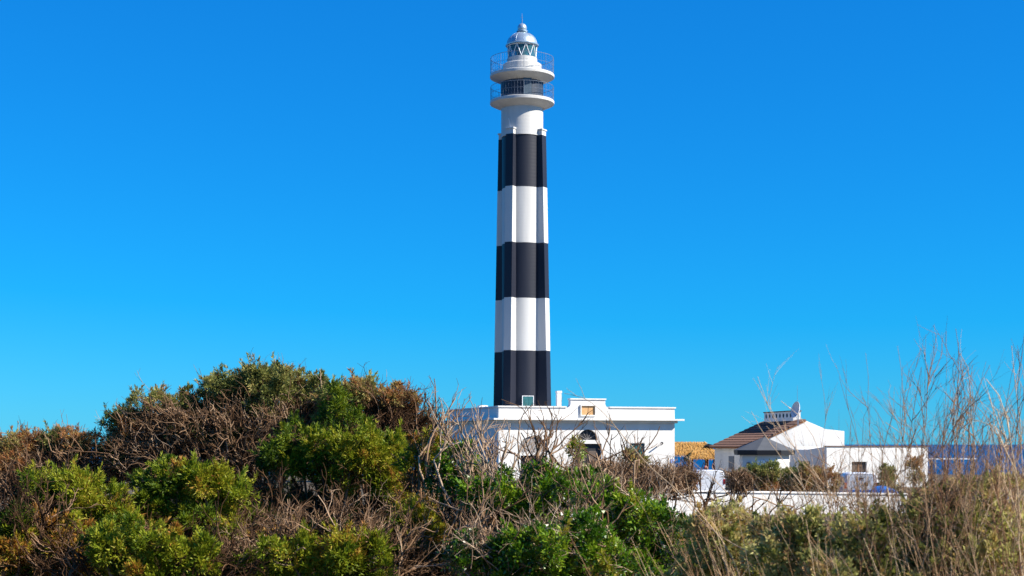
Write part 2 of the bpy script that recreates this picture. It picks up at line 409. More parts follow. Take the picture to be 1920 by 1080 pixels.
# white neck under the lower gallery, tops of the four fins
zg1t, zg1b = tz(190.5), tz(205); zg2t, zg2b = tz(141), tz(151)
MB().lathe((TX,TY,0), [(1.56,zb[5]+.001),(1.56,zg1t-.6)], 48).build('neck', M['tower_white'], tw, smooth=True)
for a in FIN:
    Ff = frame((TX+1.43*math.sin(a), TY-1.43*math.cos(a), 0), (math.cos(a), math.sin(a)))
    fc = MB().box(Ff, (-.31,-.42,zb[5]+.002), (.31,.05,zb[5]+.36)).build('fin_top', M['tower_white'], tw)
    MB().box(Ff, (-.37,-.48,zb[5]+.362), (.37,.05,zb[5]+.47)).build('cap', M['tower_white'], fc, bevel=.015)
def gallery(zt, zb_, name):
    return MB().lathe((TX,TY,0), [(1.555,zt-.60),(2.32,zt-.26),(2.39,zt-.22),(2.40,zt-.04),(2.37,zt)], 64).build(name, M['tower_white'], tw, smooth=True)
g1 = gallery(zg1t, zg1b, 'lower_gallery'); g2 = gallery(zg2t, zg2b, 'upper_gallery')
MB().lathe((TX,TY,0), [(1.57,zg1t+.002),(1.57,zg2t-.6)], 48).build('watch_room', mat('slate_blue', (.022,.036,.062), .55, .2, 2), tw, smooth=True)
# watch-room doorway, leaning slightly right of the viewer
ad = math.radians(14)
Fd = frame((TX+1.53*math.sin(ad), TY-1.53*math.cos(ad), 0), (math.cos(ad), math.sin(ad)))
MB().box(Fd, (-.30,-.10,zg1t+.05), (.30,-.02,zg1t+1.45)).build('watch_room_door', mat('slate_door', (.06,.09,.12), .4), tw)
def railing(zt, h, R, g, nb=64):
    rl = MB().ring((TX,TY), R, .016, zt+h).ring((TX,TY), R, .010, zt+h*.52).ring((TX,TY), R, .010, zt+.09).build('railing', M['rail'], g)
    src = None
    for i in range(nb):
        a = 2*math.pi*(i+.5)/nb; big = i % 8 == 0
        x, y = R*math.cos(a), R*math.sin(a)
        if src is None or big:
            o = MB().bar((TX+x,TY+y,zt+.001), (TX+x,TY+y,zt+h), .018 if big else .006, 6).build('post' if big else 'baluster', M['rail'], rl)
            if not big: src = (o, x, y)
        else:
            o = src[0].copy(); C.objects.link(o); o.location = (x-src[1], y-src[2], 0)
railing(zg1t, 1.05, 2.34, g1); railing(zg2t, 1.22, 2.34, g2)
# lantern: two-step white base, glass drum with lattice, dome, ball, rod
zl0, zl1, zl2 = zg2t+.002, zg2t+.78, tz(110)
MB().lathe((TX,TY,0), [(1.45,zl0),(1.45,zl0+.72),(1.38,zl1)], 48).build('lantern_base', M['tower_white'], tw, smooth=True)
MB().lathe((TX,TY,0), [(1.12,zl1+.001),(1.12,zl2-.03),(1.06,zl2)], 48).build('lantern_sill', M['tower_white'], tw, smooth=True)
zd = tz(87)
lan = MB().lathe((TX,TY,0), [(1.06,zl2+.004),(1.06,zd-.004)], 40).build('lantern_glass', glass, tw, smooth=True)
mb = MB(); nseg = 10
for i in range(nseg):
    a0, a1, a2 = [2*math.pi*(i+q)/nseg+.25 for q in (0,.5,1)]
    P = lambda a, z: (TX+1.085*math.cos(a), TY+1.085*math.sin(a), z)
    mb.bar(P(a0,zl2), P(a1,zd), .028); mb.bar(P(a1,zd), P(a2,zl2), .028)
mb.ring((TX,TY), 1.085, .03, zd-.03); mb.build('lattice', M['whitepaint'], lan)
MB().lathe((TX,TY,0), [(.15,zl2+.01),(.42,zl2+.25),(.5,zl2+.6),(.42,zl2+.9),(.15,zd-.05)], 16).build('lens', mat('lens_glass', (.25,.35,.38), .1, spec=.8), lan, smooth=True)
dr_ = 1.13; hd = tz(61)-zd
dome = MB().lathe((TX,TY,0), [(1.06,zd+.001),(1.23,zd+.01),(1.24,zd+.09),(1.15,zd+.13)] + [(dr_*math.cos(t), zd+.13+(hd-.13)*math.sin(t)) for t in np.linspace(.05,1.36,12)], 48).build('dome', M['steel'], tw, smooth=True)
mb = MB()
for i in range(12):
    a = 2*math.pi*i/12+.1
    pr = [(dr_*math.cos(t)+.008, zd+.13+(hd-.13)*math.sin(t)) for t in np.linspace(.05,1.3,7)]
    for (r0,z0),(r1,z1) in zip(pr[:-1],pr[1:]): mb.bar((TX+r0*math.cos(a),TY+r0*math.sin(a),z0),(TX+r1*math.cos(a),TY+r1*math.sin(a),z1), .014, 4)
mb.build('seams', M['steel'], dome, kind='stuff')
zbq = tz(53)
ball = MB().lathe((TX,TY,0), [(.30,zd+hd-.06),(.28,zbq-.30),(.42,zbq-.26),(.42,zbq-.21)] + [(.35*math.cos(t), zbq+.36*math.sin(t)) for t in np.linspace(-.5,1.45,10)], 24).build('ball_finial', M['steel'], dome, smooth=True)
rod = MB().bar((TX,TY,zbq+.33), (TX,TY,tz(25)), .03, 6, .012).build('lightning_rod', M['rail'], dome)
MB().bar((TX-.1,TY,tz(32)), (TX+.1,TY,tz(32)), .012).bar((TX,TY-.1,tz(35)), (TX,TY+.1,tz(35)), .012).build('crossbar', M['rail'], rod)
# shuttered window low on the tower
aw = math.asin(fx(989.5+0, TY)/1.5 - TX/1.5) if False else math.radians(15.5)
Fw = frame((TX+1.45*math.sin(aw), TY-1.45*math.cos(aw), 0), (math.cos(aw), math.sin(aw)))
z0, z1 = tf_(772), tf_(743)
tf = MB()
for a, b in (((-.44,-.13,z0),(-.40,-.02,z1)), ((.40,-.13,z0),(.44,-.02,z1)), ((-.44,-.13,z1),(.44,-.02,z1+.04))): tf.box(Fw, a, b)
tf.build('window_frame', M['whitepaint'], tw)
for a, b in ((-.40,-.006), (.006,.40)):
    sh = MB().box(Fw, (a,-.10,z0), (b,-.03,z1)).build('window_shutter', M['teal'], tw)
    mb = MB()
    for k in range(10): mb.box(Fw, (a+.05,-.118,z0+.08+k*.105), (b-.05,-.101,z0+.14+k*.105))
    mb.build('louvre', M['teal'], sh, kind='stuff')
MB().bar((TX-1.44*.52-.02,TY-1.44*.9,zb[5]+.1), (TX-1.0,TY-1.26,zb[5]+1.2), .02).build('downpipe', M['whitepaint'], tw)

# ------------------------------------------------------------------ house with the tiled roof
R0 = np.array((fx(1510,106.3), 106.3)); Rd = np.array((-.19, .982)); Rn = np.array((-Rd[1], Rd[0]))   # ridge start, ridge direction, left normal
# local frame: s to the right along the gable, d along the ridge (away), z up
FH = frame((R0[0], R0[1], 0), (Rd[1], -Rd[0]))
zr, ze, wl_, LH = fz(787,106.3), 2.86, 3.95, 8.0
th = thing('tiled_house', 'white gabled house with brown tiled roof and round holes in its ridge vent', 'house', (*FH(-.5, 4, 0)[:2], 0))
gable = [(-wl_,0),(2.9,0),(2.9,fz(808,105.6)),(1.45,fz(804,105.3)),(0,zr-.12),(-wl_,ze-.12)]
wallh = MB().prism(FH, gable, 0, LH).build('wall', M['white'], th)
def slope(s): return zr + (ze-zr)*(-s)/wl_
MB().prism(FH, [(0.05,zr-.11),(0.05,zr-.04),(-wl_-.35,slope(-wl_-.35)-.03),(-wl_-.35,slope(-wl_-.35)-.10)], -.08, LH+.1).build('roof_deck', M['wood'], th)
ang = math.atan2(zr-ze, wl_)
def tile_row(mb_list, d):
    mb = MB(); n = 11; Ls = math.hypot(wl_+.4, (wl_+.4)*math.tan(ang)); 
    for k in range(n):
        l0 = Ls*k/n; l1 = Ls*(k+1)/n+.05
        vs = []; fs = []
        for l, lift, r in ((l0, .0, .085), (l1, .035, .105)):
            s = -l*math.cos(ang); z = zr - l*math.sin(ang) + lift - .03
            for j in range(6):
                t = math.pi*j/5; vs.append(FH(s, d + r*math.cos(t), z + r*1.0*math.sin(t)))
        fs = [(j, j+1, j+7, j+6) for j in range(5)]
        mb.add(vs, fs)
    return mb
src = tile_row(None, 0).build('tile_row', M['tile'], th)
nrow = int(LH/.235)
for k in range(1, nrow+1):
    o = src.copy(); C.objects.link(o); q = np.array(FH(0, k*.235, 0)) - np.array(FH(0,0,0)); o.location = tuple(q)
mb = MB()
for k in range(14): mb.box(FH, (-wl_-.28, .15+k*.57, ze-.24), (-wl_+.001, .29+k*.57, ze-.145))
mb.build('rafter_ends', M['wood'], th, kind='stuff')
# right-hand low slope behind the parapet
MB().prism(FH, [(0.06,zr-.1),(1.45,fz(804,105.3)+.01),(1.45,fz(804,105.3)+.07),(0.06,zr-.02)], .3, LH).build('roof_deck', M['white'], th)
# ridge vent with round holes
v0, v1 = 1.6, 7.4; zv0, zv1 = zr-.05, zr+.62
vent = MB().box(FH, (-.28,v0,zv0), (.28,v1,zv1)).build('ridge_vent', M['white'], th)
MB().box(FH, (-.34,v0-.06,zv1+.002), (.34,v1+.06,zv1+.07)).build('vent_cap', M['tile'], vent)
for k in range(8):
    d = v0+.45+k*(v1-v0-.9)/7
    MB().bar(FH(-.295,d,zv0+.40), FH(-.27,d,zv0+.40), .155, 14).build('hole_disc', M['dark'], vent)  # dark disc on the face stands in for a hole's unlit inside
for pz0, pz1, ds, de in ((1.1,2.05,3.6,4.7),):
    MB().box(FH, (-wl_-.05,ds,pz0), (-wl_-.001,de,pz1)).build('window_shutter', M['shutter'], th)
# satellite dish beside the ridge vent
dY = 104.2; dx, dz = fx(1499, dY), fz(785, dY)
ds = thing('satellite_dish', 'pale round satellite dish on a mast at the gable top of the tiled house', 'satellite dish', (dx, dY+1.0, dz-.2))
dv = []; df = []
c0 = np.array((dx, dY+1.0, fz(768, dY))); axn = np.array((-.93,-.30,.22)); axn /= np.linalg.norm(axn)
e1 = np.cross(axn, (0,0,1)); e1 /= np.linalg.norm(e1); e2 = np.cross(axn, e1)
for lay, off in ((0,0),(1,-.02)):
    for i in range(5):
        r = .58*i/4
        for j in range(20):
            t = 2*math.pi*j/20; dv.append(tuple(c0 + (e1*math.cos(t)+e2*math.sin(t))*r + axn*(.25*(r/.58)**2 - .12 + off)))
for lay in (0,1):
    b0 = lay*100
    for i in range(4):
        for j in range(20): df.append((b0+i*20+j, b0+i*20+(j+1)%20, b0+(i+1)*20+(j+1)%20, b0+(i+1)*20+j))
for j in range(20): df.append((80+j, 80+(j+1)%20, 180+(j+1)%20, 180+j))
MB().add(dv, df).build('reflector', M['dish'], ds, smooth=True)
MB().bar((dx+.12,dY+1.02,dz-.5), (dx+.12,dY+1.02,fz(766,dY)), .03).build('mast', M['rail'], ds)
ft = c0 + axn*.5
MB().bar(tuple(c0 - e2*.0 + np.array((0,0,-.55))), tuple(ft), .015).build('feed_arm', M['rail'], ds)
MB().bar(tuple(ft), tuple(ft+axn*.12), .05, 8).build('receiver', M['dish'], ds)
ant = thing('antenna_mast', 'thin grey antenna rod rising behind the satellite dish', 'antenna', (fx(1495,dY+1.6), dY+1.6, dz-.5))
MB().bar((fx(1495,dY+1.6),dY+1.6,dz-.5), (fx(1495,dY+1.6),dY+1.6,fz(722,dY+1.6)), .02, 6, .008).build('rod', M['rail'], ant)

# low white annex to the right
AY = 100.5
FA = frame((fx(1550,AY), AY, 0), U); AL = 7.78; AD = 4.9
an = thing('white_annex', 'low flat-topped white annex with one brown window beside the tiled house', 'annex', (*FA(AL/2, 3, 0)[:2], 0))
def sa_at(px):
    o = FA(0,0,0); k = (px-960)/FPX
    return (k*o[1]-o[0])/(U[0]-k*U[1])
aw0, aw1 = sa_at(1597), sa_at(1625)
mb = MB(); wr = (aw0, aw1, fz(887,AY), fz(866,AY))
wall_open(mb, FA, 0, AL, 0, 2.74, 0, .3, [wr])
mb.box(FA, (AL-.3,.3,0), (AL,AD,2.74)); mb.box(FA, (.3,AD-.3,0), (AL-.3,AD,2.74))
mb.build('wall', M['white'], an)
lw = MB()
lw.add([FA(0,.3,0),FA(0,AD,0),FA(0,AD,2.35),FA(0,.3,2.73),FA(.3,.3,0),FA(.3,AD,0),FA(.3,AD,2.35),FA(.3,.3,2.73)], [(0,1,2,3),(4,7,6,5),(0,3,7,4),(1,5,6,2),(3,2,6,7),(0,4,5,1)])
lw.build('side_wall', M['white'], an)
MB().box(FA, (-.06,-.06,2.742), (AL+.06,.36,2.80)).build('coping', M['tile'], an)
MB().box(FA, (.3,.36,2.45), (AL-.3,AD-.3,2.55)).build('roof', M['white'], an)
wn_ = MB().box(FA, (wr[0],.16,wr[2]), (wr[1],.2,wr[3])).build('window', M['window'], an)
MB().box(FA, ((wr[0]+wr[1])/2-.03,.13,wr[2]), ((wr[0]+wr[1])/2+.03,.159,wr[3])).build('window_bar', M['wood'], wn_)
MB().box(FA, (-.05,2.2,.9), (-.001,3.6,1.75)).build('side_window', M['window'], an)

# octagonal kiosk with grey pointed roof
KY = 98.0; kx = fx(1433, KY)
kk = thing('kiosk', 'white eight-sided kiosk with dark grey pointed roof in front of the tiled house', 'kiosk', (kx, KY, 0))
zk0, zk1, zkt = fz(853,KY), fz(844.5,KY), fz(820,KY)
MB().lathe((kx,KY,0), [(1.62,0),(1.62,zk0)], 8, math.pi/8).build('wall', M['white'], kk)
for i in range(8):
    a0, a1 = math.pi/8+i*math.pi/4, math.pi/8+(i+1)*math.pi/4
    P = lambda a, r, z: (kx+r*math.cos(a), KY+r*math.sin(a), z)
    MB().add([P(a0,2.0,zk1+.002),P(a1,2.0,zk1+.002),(kx,KY,zkt),P(a0,2.0,zk1+.03),P(a1,2.0,zk1+.03),(kx,KY,zkt+.03)], [(0,1,2),(3,5,4),(0,3,4,1),(1,4,5,2),(0,2,5,3)]).build('roof_panel', M['roofgrey'], kk)
MB().lathe((kx,KY,0), [(1.7,zk0),(1.97,zk0),(2.02,zk1),(1.7,zk1)], 8, math.pi/8).build('valance', M['roofedge'], kk)
MB().bar((kx,KY,zkt-.02), (kx,KY,zkt+.16), .05, 8, .02).build('finial', M['roofedge'], kk)
Fk = frame((kx, KY, 0), (1,0)); fy = -1.62*math.cos(math.pi/8)
MB().box(Fk, (-.62,fy-.05,.9), (.62,fy-.002,fz(863,KY-1.5))).build('serving_hatch', M['whitepaint'], kk)
MB().box(Fk, (-1.28,fy+.36,0.05), (-1.12,fy+.54,1.75)).build('door', M['navy'], kk)

# ------------------------------------------------------------------ thatched beach bar behind
def straw(name, quadpts, n, parent, L=.55):
    """straw stalks laid down the slope of a bilinear patch a-b (ridge) c-d (eave)"""
    a, b, c, d = [np.array(p, float) for p in quadpts]
    u, v = rng.random(n), rng.random(n)**.8
    P = (a+(b-a)*u[:,None])*(1-v)[:,None] + (d+(c-d)*u[:,None])*v[:,None]
    dn = ((d-a)*(1-u)[:,None] + (c-b)*u[:,None]); dn /= np.linalg.norm(dn,axis=1)[:,None]
    dn = dn + rng.normal(0,.10,(n,3)); dn /= np.linalg.norm(dn,axis=1)[:,None]
    sd_ = np.cross(dn, (0,0,1)); sd_ /= np.linalg.norm(sd_,axis=1)[:,None]
    ln = L*(.6+.6*rng.random(n))[:,None]; P = P + np.array((0,0,1))*(.02+.07*rng.random(n))[:,None]
    w = .018
    V = np.stack([P-sd_*w, P+sd_*w, P+dn*ln+sd_*w*.5, P+dn*ln-sd_*w*.5], 1).reshape(-1,3)
    hue = np.repeat(rng.random(n), 4)
    return fast(name, V, np.arange(4*n).reshape(-1,4), M['straw'], parent, hue, kind='stuff')
def thatch_hut(cxp, Y, w, d, ztop, zeave, label, posts):
    cx_ = fx(cxp, Y)
    t = thing('thatched_shelter', label, 'shelter', (cx_, Y, 0), 'thatched shelters of the beach bar')
    r = w*.32
    A, B = (cx_-r, Y, ztop), (cx_+r, Y, ztop)
    c1, c2, c3, c4 = (cx_-w/2,Y-d/2,zeave), (cx_+w/2,Y-d/2,zeave), (cx_+w/2,Y+d/2,zeave), (cx_-w/2,Y+d/2,zeave)
    ms = M['straw']
    MB().add([A,B,c1,c2,c3,c4], [(0,1,3,2),(1,4,3),(1,0,5,4),(0,2,5)]).build('roof_deck', M['plaque'], t)
    for q in ((A,B,c2,c1),(B,B,c3,c2),(A,A,c1,c4),(B,A,c4,c3)): straw('thatch', q, 2600, t)
    for px_, py_ in posts:
        MB().bar((cx_+px_*w/2, Y+py_*d/2, 0), (cx_+px_*w/2, Y+py_*d/2, zeave+.1), .09, 8).build('post', M['wood'], t)
    mb = MB()
    for a, b in ((c1,c2),(c2,c3),(c4,c3),(c1,c4)): mb.bar(tuple(np.array(a)*.96+np.array((cx_,Y,zeave))*.04+np.array((0,0,.02))), tuple(np.array(b)*.96+np.array((cx_,Y,zeave))*.04+np.array((0,0,.02))), .05)
    mb.build('beam', M['wood'], t)
PP = [(-.88,-.85),(0,-.85),(.88,-.85),(-.88,.85),(.88,.85)]
thatch_hut(1287, 126, 4.6, 5.0, fz(829,126), fz(852,126), 'larger straw-thatched shelter with the higher ridge behind the white keepers house', PP)
thatch_hut(1322, 122, 2.7, 3.2, fz(845,122), fz(858,122), 'smaller straw-thatched shelter with the lower ridge beside the tiled house', PP[:3]+PP[3:])
# white beam roof piece between the thatch and the tiled house
by = 124.5
lr = thing('bar_lean_to', 'small white lean-to with dark rafters between thatched shelter and tiled house', 'lean-to', (fx(1338,by), by, 0))
Fl = frame((fx(1322,by), by, 0), (1,0))
MB().prism(Fl, [(0,fz(836,by)),(1.35,fz(841,by)),(1.35,fz(838,by)),(.3,fz(832,by))], 0, 2.2).build('roof', M['roofedge'], lr)
MB().box(Fl, (0,.2,fz(852,by)), (1.4,.35,fz(842.5,by))).build('fascia', M['white'], lr)
for s in (.1, 1.25): MB().bar(Fl(s,.5,0), Fl(s,.5,fz(851,by)), .06).build('post', M['wood'], lr)

# people under the shelter (one continuous skinned body each)
def person(px, Y, h, face, shirt_m, label, lean=0):
    X = fx(px, Y); t = thing('person', label, 'person', (X, Y, 0))
    k = h/1.75
    J = {'pel':(0,0,.95),'che':(0,.02,1.25),'nek':(0,.02,1.47),'hed':(0,-.02,1.60),'top':(0,-.01,1.70),
         'ls':(-.19,.02,1.40),'le':(-.25,.03,1.12),'lw':(-.22,-.12,.92),'lh':(-.20,-.18,.85),'rs':(.19,.02,1.40),'re':(.26,.0,1.13),'rw':(.20,-.16,1.02),'rh':(.16,-.22,1.0),
         'lp':(-.10,0,.90),'lk':(-.11,-.02,.50),'la':(-.11,.03,.09),'lt':(-.12,-.14,.04),'rp':(.10,0,.90),'rk':(.12,-.04,.50),'ra':(.12,.03,.09),'rt':(.13,-.14,.04)}
    Rr = {'pel':.13,'che':.145,'nek':.055,'hed':.10,'top':.07,'ls':.065,'le':.045,'lw':.032,'lh':.035,'rs':.065,'re':.045,'rw':.032,'rh':.035,'lp':.095,'lk':.06,'la':.042,'lt':.038,'rp':.095,'rk':.06,'ra':.042,'rt':.038}
    E = ['pel-che','che-nek','nek-hed','hed-top','che-ls','ls-le','le-lw','lw-lh','che-rs','rs-re','re-rw','rw-rh','pel-lp','lp-lk','lk-la','la-lt','pel-rp','rp-rk','rk-ra','ra-rt']
    ks = list(J); me = bpy.data.meshes.new('body')
    ca, sa = math.cos(face), math.sin(face)
    me.from_pydata([((J[q][0]*ca-J[q][1]*sa)*k, (J[q][0]*sa+J[q][1]*ca)*k, J[q][2]*k) for q in ks], [(ks.index(e.split('-')[0]), ks.index(e.split('-')[1])) for e in E], [])
    o = bpy.data.objects.new('body', me); C.objects.link(o); o.parent = t; me.materials.append(M['skin'])
    md = o.modifiers.new('skin', 'SKIN'); 
    for i, q in enumerate(ks): me.skin_vertices[0].data[i].radius = (Rr[q]*k, Rr[q]*k); me.skin_vertices[0].data[i].use_root = (q == 'pel')
    sb_ = o.modifiers.new('sub', 'SUBSURF'); sb_.levels = 1; sb_.render_levels = 2
    MB().lathe((X,Y,0), [(.17*k,.86*k),(.185*k,1.0*k),(.18*k,1.2*k),(.20*k,1.36*k),(.10*k,1.47*k)], 14).build('shirt', shirt_m, t, smooth=True)
    MB().lathe((X,Y,0), [(.115*k,1.58*k),(.125*k,1.66*k),(.10*k,1.75*k),(.03*k,1.785*k)], 12).build('hair', M['hair'], t, smooth=True)
    MB().lathe((X,Y,0), [(.16*k,.50*k),(.165*k,.7*k),(.16*k,.88*k)], 12).build('shorts', M['pink'] if shirt_m is not M['pink'] else M['navy'], t, smooth=True)
person(1340, 119.5, 1.70, .6, M['navy'], 'person in a dark blue top standing under the smaller thatched shelter')
person(1323, 119.0, 1.42, -1.0, M['pink'], 'shorter person in a pink top beside a shelter post')

# timber rail with white top at the sea edge
rY = 116; rl = thing('terrace_rail', 'white-topped timber rail at the sea edge right of the annex', 'railing', (fx(1787,rY), rY, 0))
for px_ in (1746, 1772, 1799, 1825, 1850):
    MB().bar((fx(px_,rY),rY,0), (fx(px_,rY),rY,fz(862,rY)), .07, 8).build('post', M['wood'], rl)
MB().box(W, (fx(1742,rY),rY-.08,fz(861.5,rY)), (fx(1832,rY),rY+.08,fz(859,rY))).build('top_rail', M['whitepaint'], rl)

# ------------------------------------------------------------------ white garden wall
wa, wb = np.array((fx(1040,59.0), 59.0)), np.array((fx(1700,64.5), 64.5))
FWL = frame((*wa,0), wb-wa); LW = np.linalg.norm(wb-wa)
gw = thing('garden_wall', 'long low white rendered wall across the yard behind the twiggy bushes', 'wall', (*((wa+wb)/2),0))
zwa, zwb = fz(916,59), fz(925,64.5)
MB().prism(FWL, [(0,-.2),(LW,-.2),(LW,zwb-.082),(0,zwa-.082)], 0, .3).build('wall', M['white'], gw)
MB().prism(FWL, [(-.04,zwa-.08),(LW+.04,zwb-.08),(LW+.04,zwb),(-.04,zwa)], -.05, .35).build('coping', M['white'], gw, bevel=.02)
wc, wd = np.array((fx(1815,60.5), 60.5)), np.array((fx(2010,60), 60))
FWR = frame((*wc,0), wd-wc); LR = np.linalg.norm(wd-wc)
gw2 = thing('garden_wall', 'short separate stretch of low white wall beneath the tall dry stems', 'wall', (*((wc+wd)/2),0))
MB().box(FWR, (0,0,-.2), (LR,.3,.80)).build('wall', M['white'], gw2)
MB().box(FWR, (-.04,-.05,.802), (LR+.04,.35,.88)).build('coping', M['white'], gw2, bevel=.02)

# ------------------------------------------------------------------ vehicles seen from behind
def van(px, Y, w, ztop, yaw, label, stripe):
    X = fx(px, Y); t = thing('parked_van', label, 'van', (X, Y, 0), None)
    F = frame((X, Y, 0), (math.cos(yaw), math.sin(yaw))); h = ztop; L = 3.9
    # cross-section polygon with rounded shoulders, lofted along the length
    prof = [(0,0,1.0,0),(0.04,0,1,.03),(2.7,0,1,.03),(3.0,-.42*h*0,1,.03)]
    def sec(d, top, ws):
        hw = w/2*ws
        return [(-hw*.96,.22),(-hw,.45),(-hw,.60*h),(-hw*.93,top-.16),(-hw*.82,top-.04),(-hw*.6,top),(hw*.6,top),(hw*.82,top-.04),(hw*.93,top-.16),(hw,.60*h),(hw,.45),(hw*.96,.22)]
    st_ = [(0,h-.03,.97),(.05,h,1),(2.3,h,1),(2.75,h-.12,.98),(3.25,.66*h,.97),(3.8,.52*h,.94),(3.9,.40*h,.90)]
    vs = []; fs = []
    for d, tp, ws in st_:
        for s, z in sec(d, tp, ws): vs.append(F(s, d, min(z, tp) if z <= .60*h else z) if True else None)
    # keep the belt line below the bonnet
    n = 12; vs2 = []
    for (d, tp, ws) in st_:
        for s, z in sec(d, tp, ws): vs2.append(F(s, d, min(z, tp)))
    for j in range(len(st_)-1):
        for i in range(n): fs.append((j*n+i, j*n+(i+1)%n, (j+1)*n+(i+1)%n, (j+1)*n+i))
    fs.append(tuple(range(n))); fs.append(tuple((len(st_)-1)*n+i for i in range(n)))
    MB().add(vs2, fs).build('body', M['vanwhite'], t, smooth=True)
    hw = w/2
    for sg in (-1, 1):
        for d in (.75, 3.1):
            ty = MB().bar(F(sg*(hw-.16),d,.31), F(sg*(hw+.005),d,.31), .31, 20).build('wheel', M['rubber'], t, smooth=True)
            MB().bar(F(sg*(hw+.006),d,.31), F(sg*(hw+.02),d,.31), .19, 14).build('rim', M['chrome'], ty)
        # side windows, following the lean of the upper side
        for d0, d1 in ((.35,1.35),(1.5,2.5)):
            a = [F(sg*(hw+.006),d0,.64*h), F(sg*(hw+.006),d1,.64*h), F(sg*(hw*.935+.008),d1,h-.2), F(sg*(hw*.935+.008),d0,h-.2)]
            b = [tuple(np.array(q)+np.array(F(sg*.01,0,0))-np.array(F(0,0,0))) for q in a]
            MB().add(a+b, [(0,1,2,3),(4,7,6,5),(0,4,5,1),(1,5,6,2),(2,6,7,3),(3,7,4,0)]).build('side_window', M['glassdark'], t)
        tl = MB().box(F, (sg*(hw-.05)-.06,-.03,.55*h), (sg*(hw-.05)+.05,-.001,.55*h+.26)).build('tail_light', M['red'], t)
        dd = MB().box(F, (min(sg*.01,sg*(hw*.86)),-.016,.40), (max(sg*.01,sg*(hw*.86)),-.001,h-.14)).build('rear_door', M['vanwhite'], t, bevel=.01)
        if stripe: MB().box(F, (min(sg*.012,sg*(hw*.86)),-.022,.62), (max(sg*.012,sg*(hw*.86)),-.0165,.80)).build('stripe', M['blue'], dd)
    MB().box(F, (-hw*.95,-.12,.26), (hw*.95,-.02,.46)).build('bumper', M['rubber'], t, bevel=.03)
    MB().box(F, (-.26,-.05,.50 if not stripe else .48), (.26,-.023,.60)).build('number_plate', M['whitepaint'], t)
    if stripe:
        MB().bar(F(.22,-.026,1.06), F(.22,-.0165,1.06), .10, 14).build('badge', M['dark'], t); MB().box(F, (-hw-.012,.1,.5), (-hw-.003,3.0,h*.58)).build('side_shade_panel', M['blue'], t)  # blue colour of the side panel stands in for shade on the left side
        MB().box(F, (-.1,-.03,h-.28), (.1,-.0165,h-.22)).build('door_handle', M['dark'], t)
    ws_ = [F(-hw*.86,2.80,h-.13),F(hw*.86,2.80,h-.13),F(hw*.92,3.24,.68*h),F(-hw*.92,3.24,.68*h)]
    b = [tuple(np.array(q)+np.array((0,0,.03))) for q in ws_]
    MB().add(ws_+b, [(0,1,2,3),(4,7,6,5),(0,4,5,1),(1,5,6,2),(2,6,7,3),(3,7,4,0)]).build('windscreen', M['glassdark'], t)
van(1332, 78, 1.55, fz(882,78), math.radians(3), 'plain white panel van parked in front of the thatched shelters', False)
van(1615, 70, 1.52, fz(887,70), math.radians(-6), 'white van with a blue stripe and dark bumper parked below the annex window', True)
# blue dinghy lying keel-up behind the wall
dgx, dgy = fx(1668, 65), 65
dg = thing('dinghy', 'bright blue upturned dinghy hull showing over the white wall', 'boat', (dgx, dgy, 0))
vs = []; fs = []; n = 9
for j, q in enumerate(np.linspace(0,1,11)):
    wv = .62*math.sin(math.pi*min(1,q*.55+.45))**.6; hgt = .55*(math.sin(math.pi*(q*.8+.18)))**.5
    for i in range(n):
        t = math.pi*i/(n-1); vs.append((dgx + wv*math.cos(t), dgy+.4+q*2.4, .55 + hgt*math.sin(t)**.8))
for j in range(10):
    for i in range(n-1): fs.append((j*n+i, j*n+i+1, (j+1)*n+i+1, (j+1)*n+i))
fs.append(tuple(range(n))); fs.append(tuple(10*n+i for i in range(n)))
MB().add(vs, fs).build('hull', M['blue'], dg, smooth=True)
for q in (.9, 2.2):
    MB().box(W, (dgx-.6,dgy+q-.04,0), (dgx+.6,dgy+q+.04,.545)).build('trestle', M['wood'], dg)

# ------------------------------------------------------------------ vegetation generators (numpy, one mesh per part)
def nrm(a): return a/np.maximum(np.linalg.norm(a, axis=-1, keepdims=True), 1e-9)
def grow(P0, D0, L, m, wig, up=0.0, bend=None):
    N = len(P0); P = np.zeros((N,m,3)); P[:,0] = P0; d = nrm(np.array(D0, float)); st = (np.asarray(L)/(m-1)).reshape(-1,1)
    for i in range(1, m):
        d = d + rng.normal(0, wig, (N,3)); d[:,2] += up
        if bend is not None: d = d + bend
        d = nrm(d); P[:,i] = P[:,i-1] + d*st
    return P
def taper(r0, r1, m): return np.asarray(r0).reshape(-1,1)*(1-np.linspace(0,1,m)) + np.asarray(r1).reshape(-1,1)*np.linspace(0,1,m)
def tubes(P, R, k=3, hue=None):
    N, m, _ = P.shape
    T = np.zeros_like(P); T[:,1:-1] = P[:,2:]-P[:,:-2]; T[:,0] = P[:,1]-P[:,0]; T[:,-1] = P[:,-1]-P[:,-2]; T = nrm(T)
    ref = nrm(rng.normal(0,1,(N,1,3))); A = nrm(np.cross(T, ref)); B = np.cross(T, A)
    th = 2*np.pi*np.arange(k)/k
    V = P[:,:,None,:] + R[:,:,None,None]*(A[:,:,None,:]*np.cos(th)[:,None] + B[:,:,None,:]*np.sin(th)[:,None])
    idx = np.arange(N*m*k).reshape(N,m,k); nx_ = np.roll(idx, -1, 2)
    Q = np.stack([idx[:,:-1], nx_[:,:-1], nx_[:,1:], idx[:,1:]], -1).reshape(-1,4)
    h = rng.random(N) if hue is None else hue
    return V.reshape(-1,3), Q, np.repeat(h, m*k)
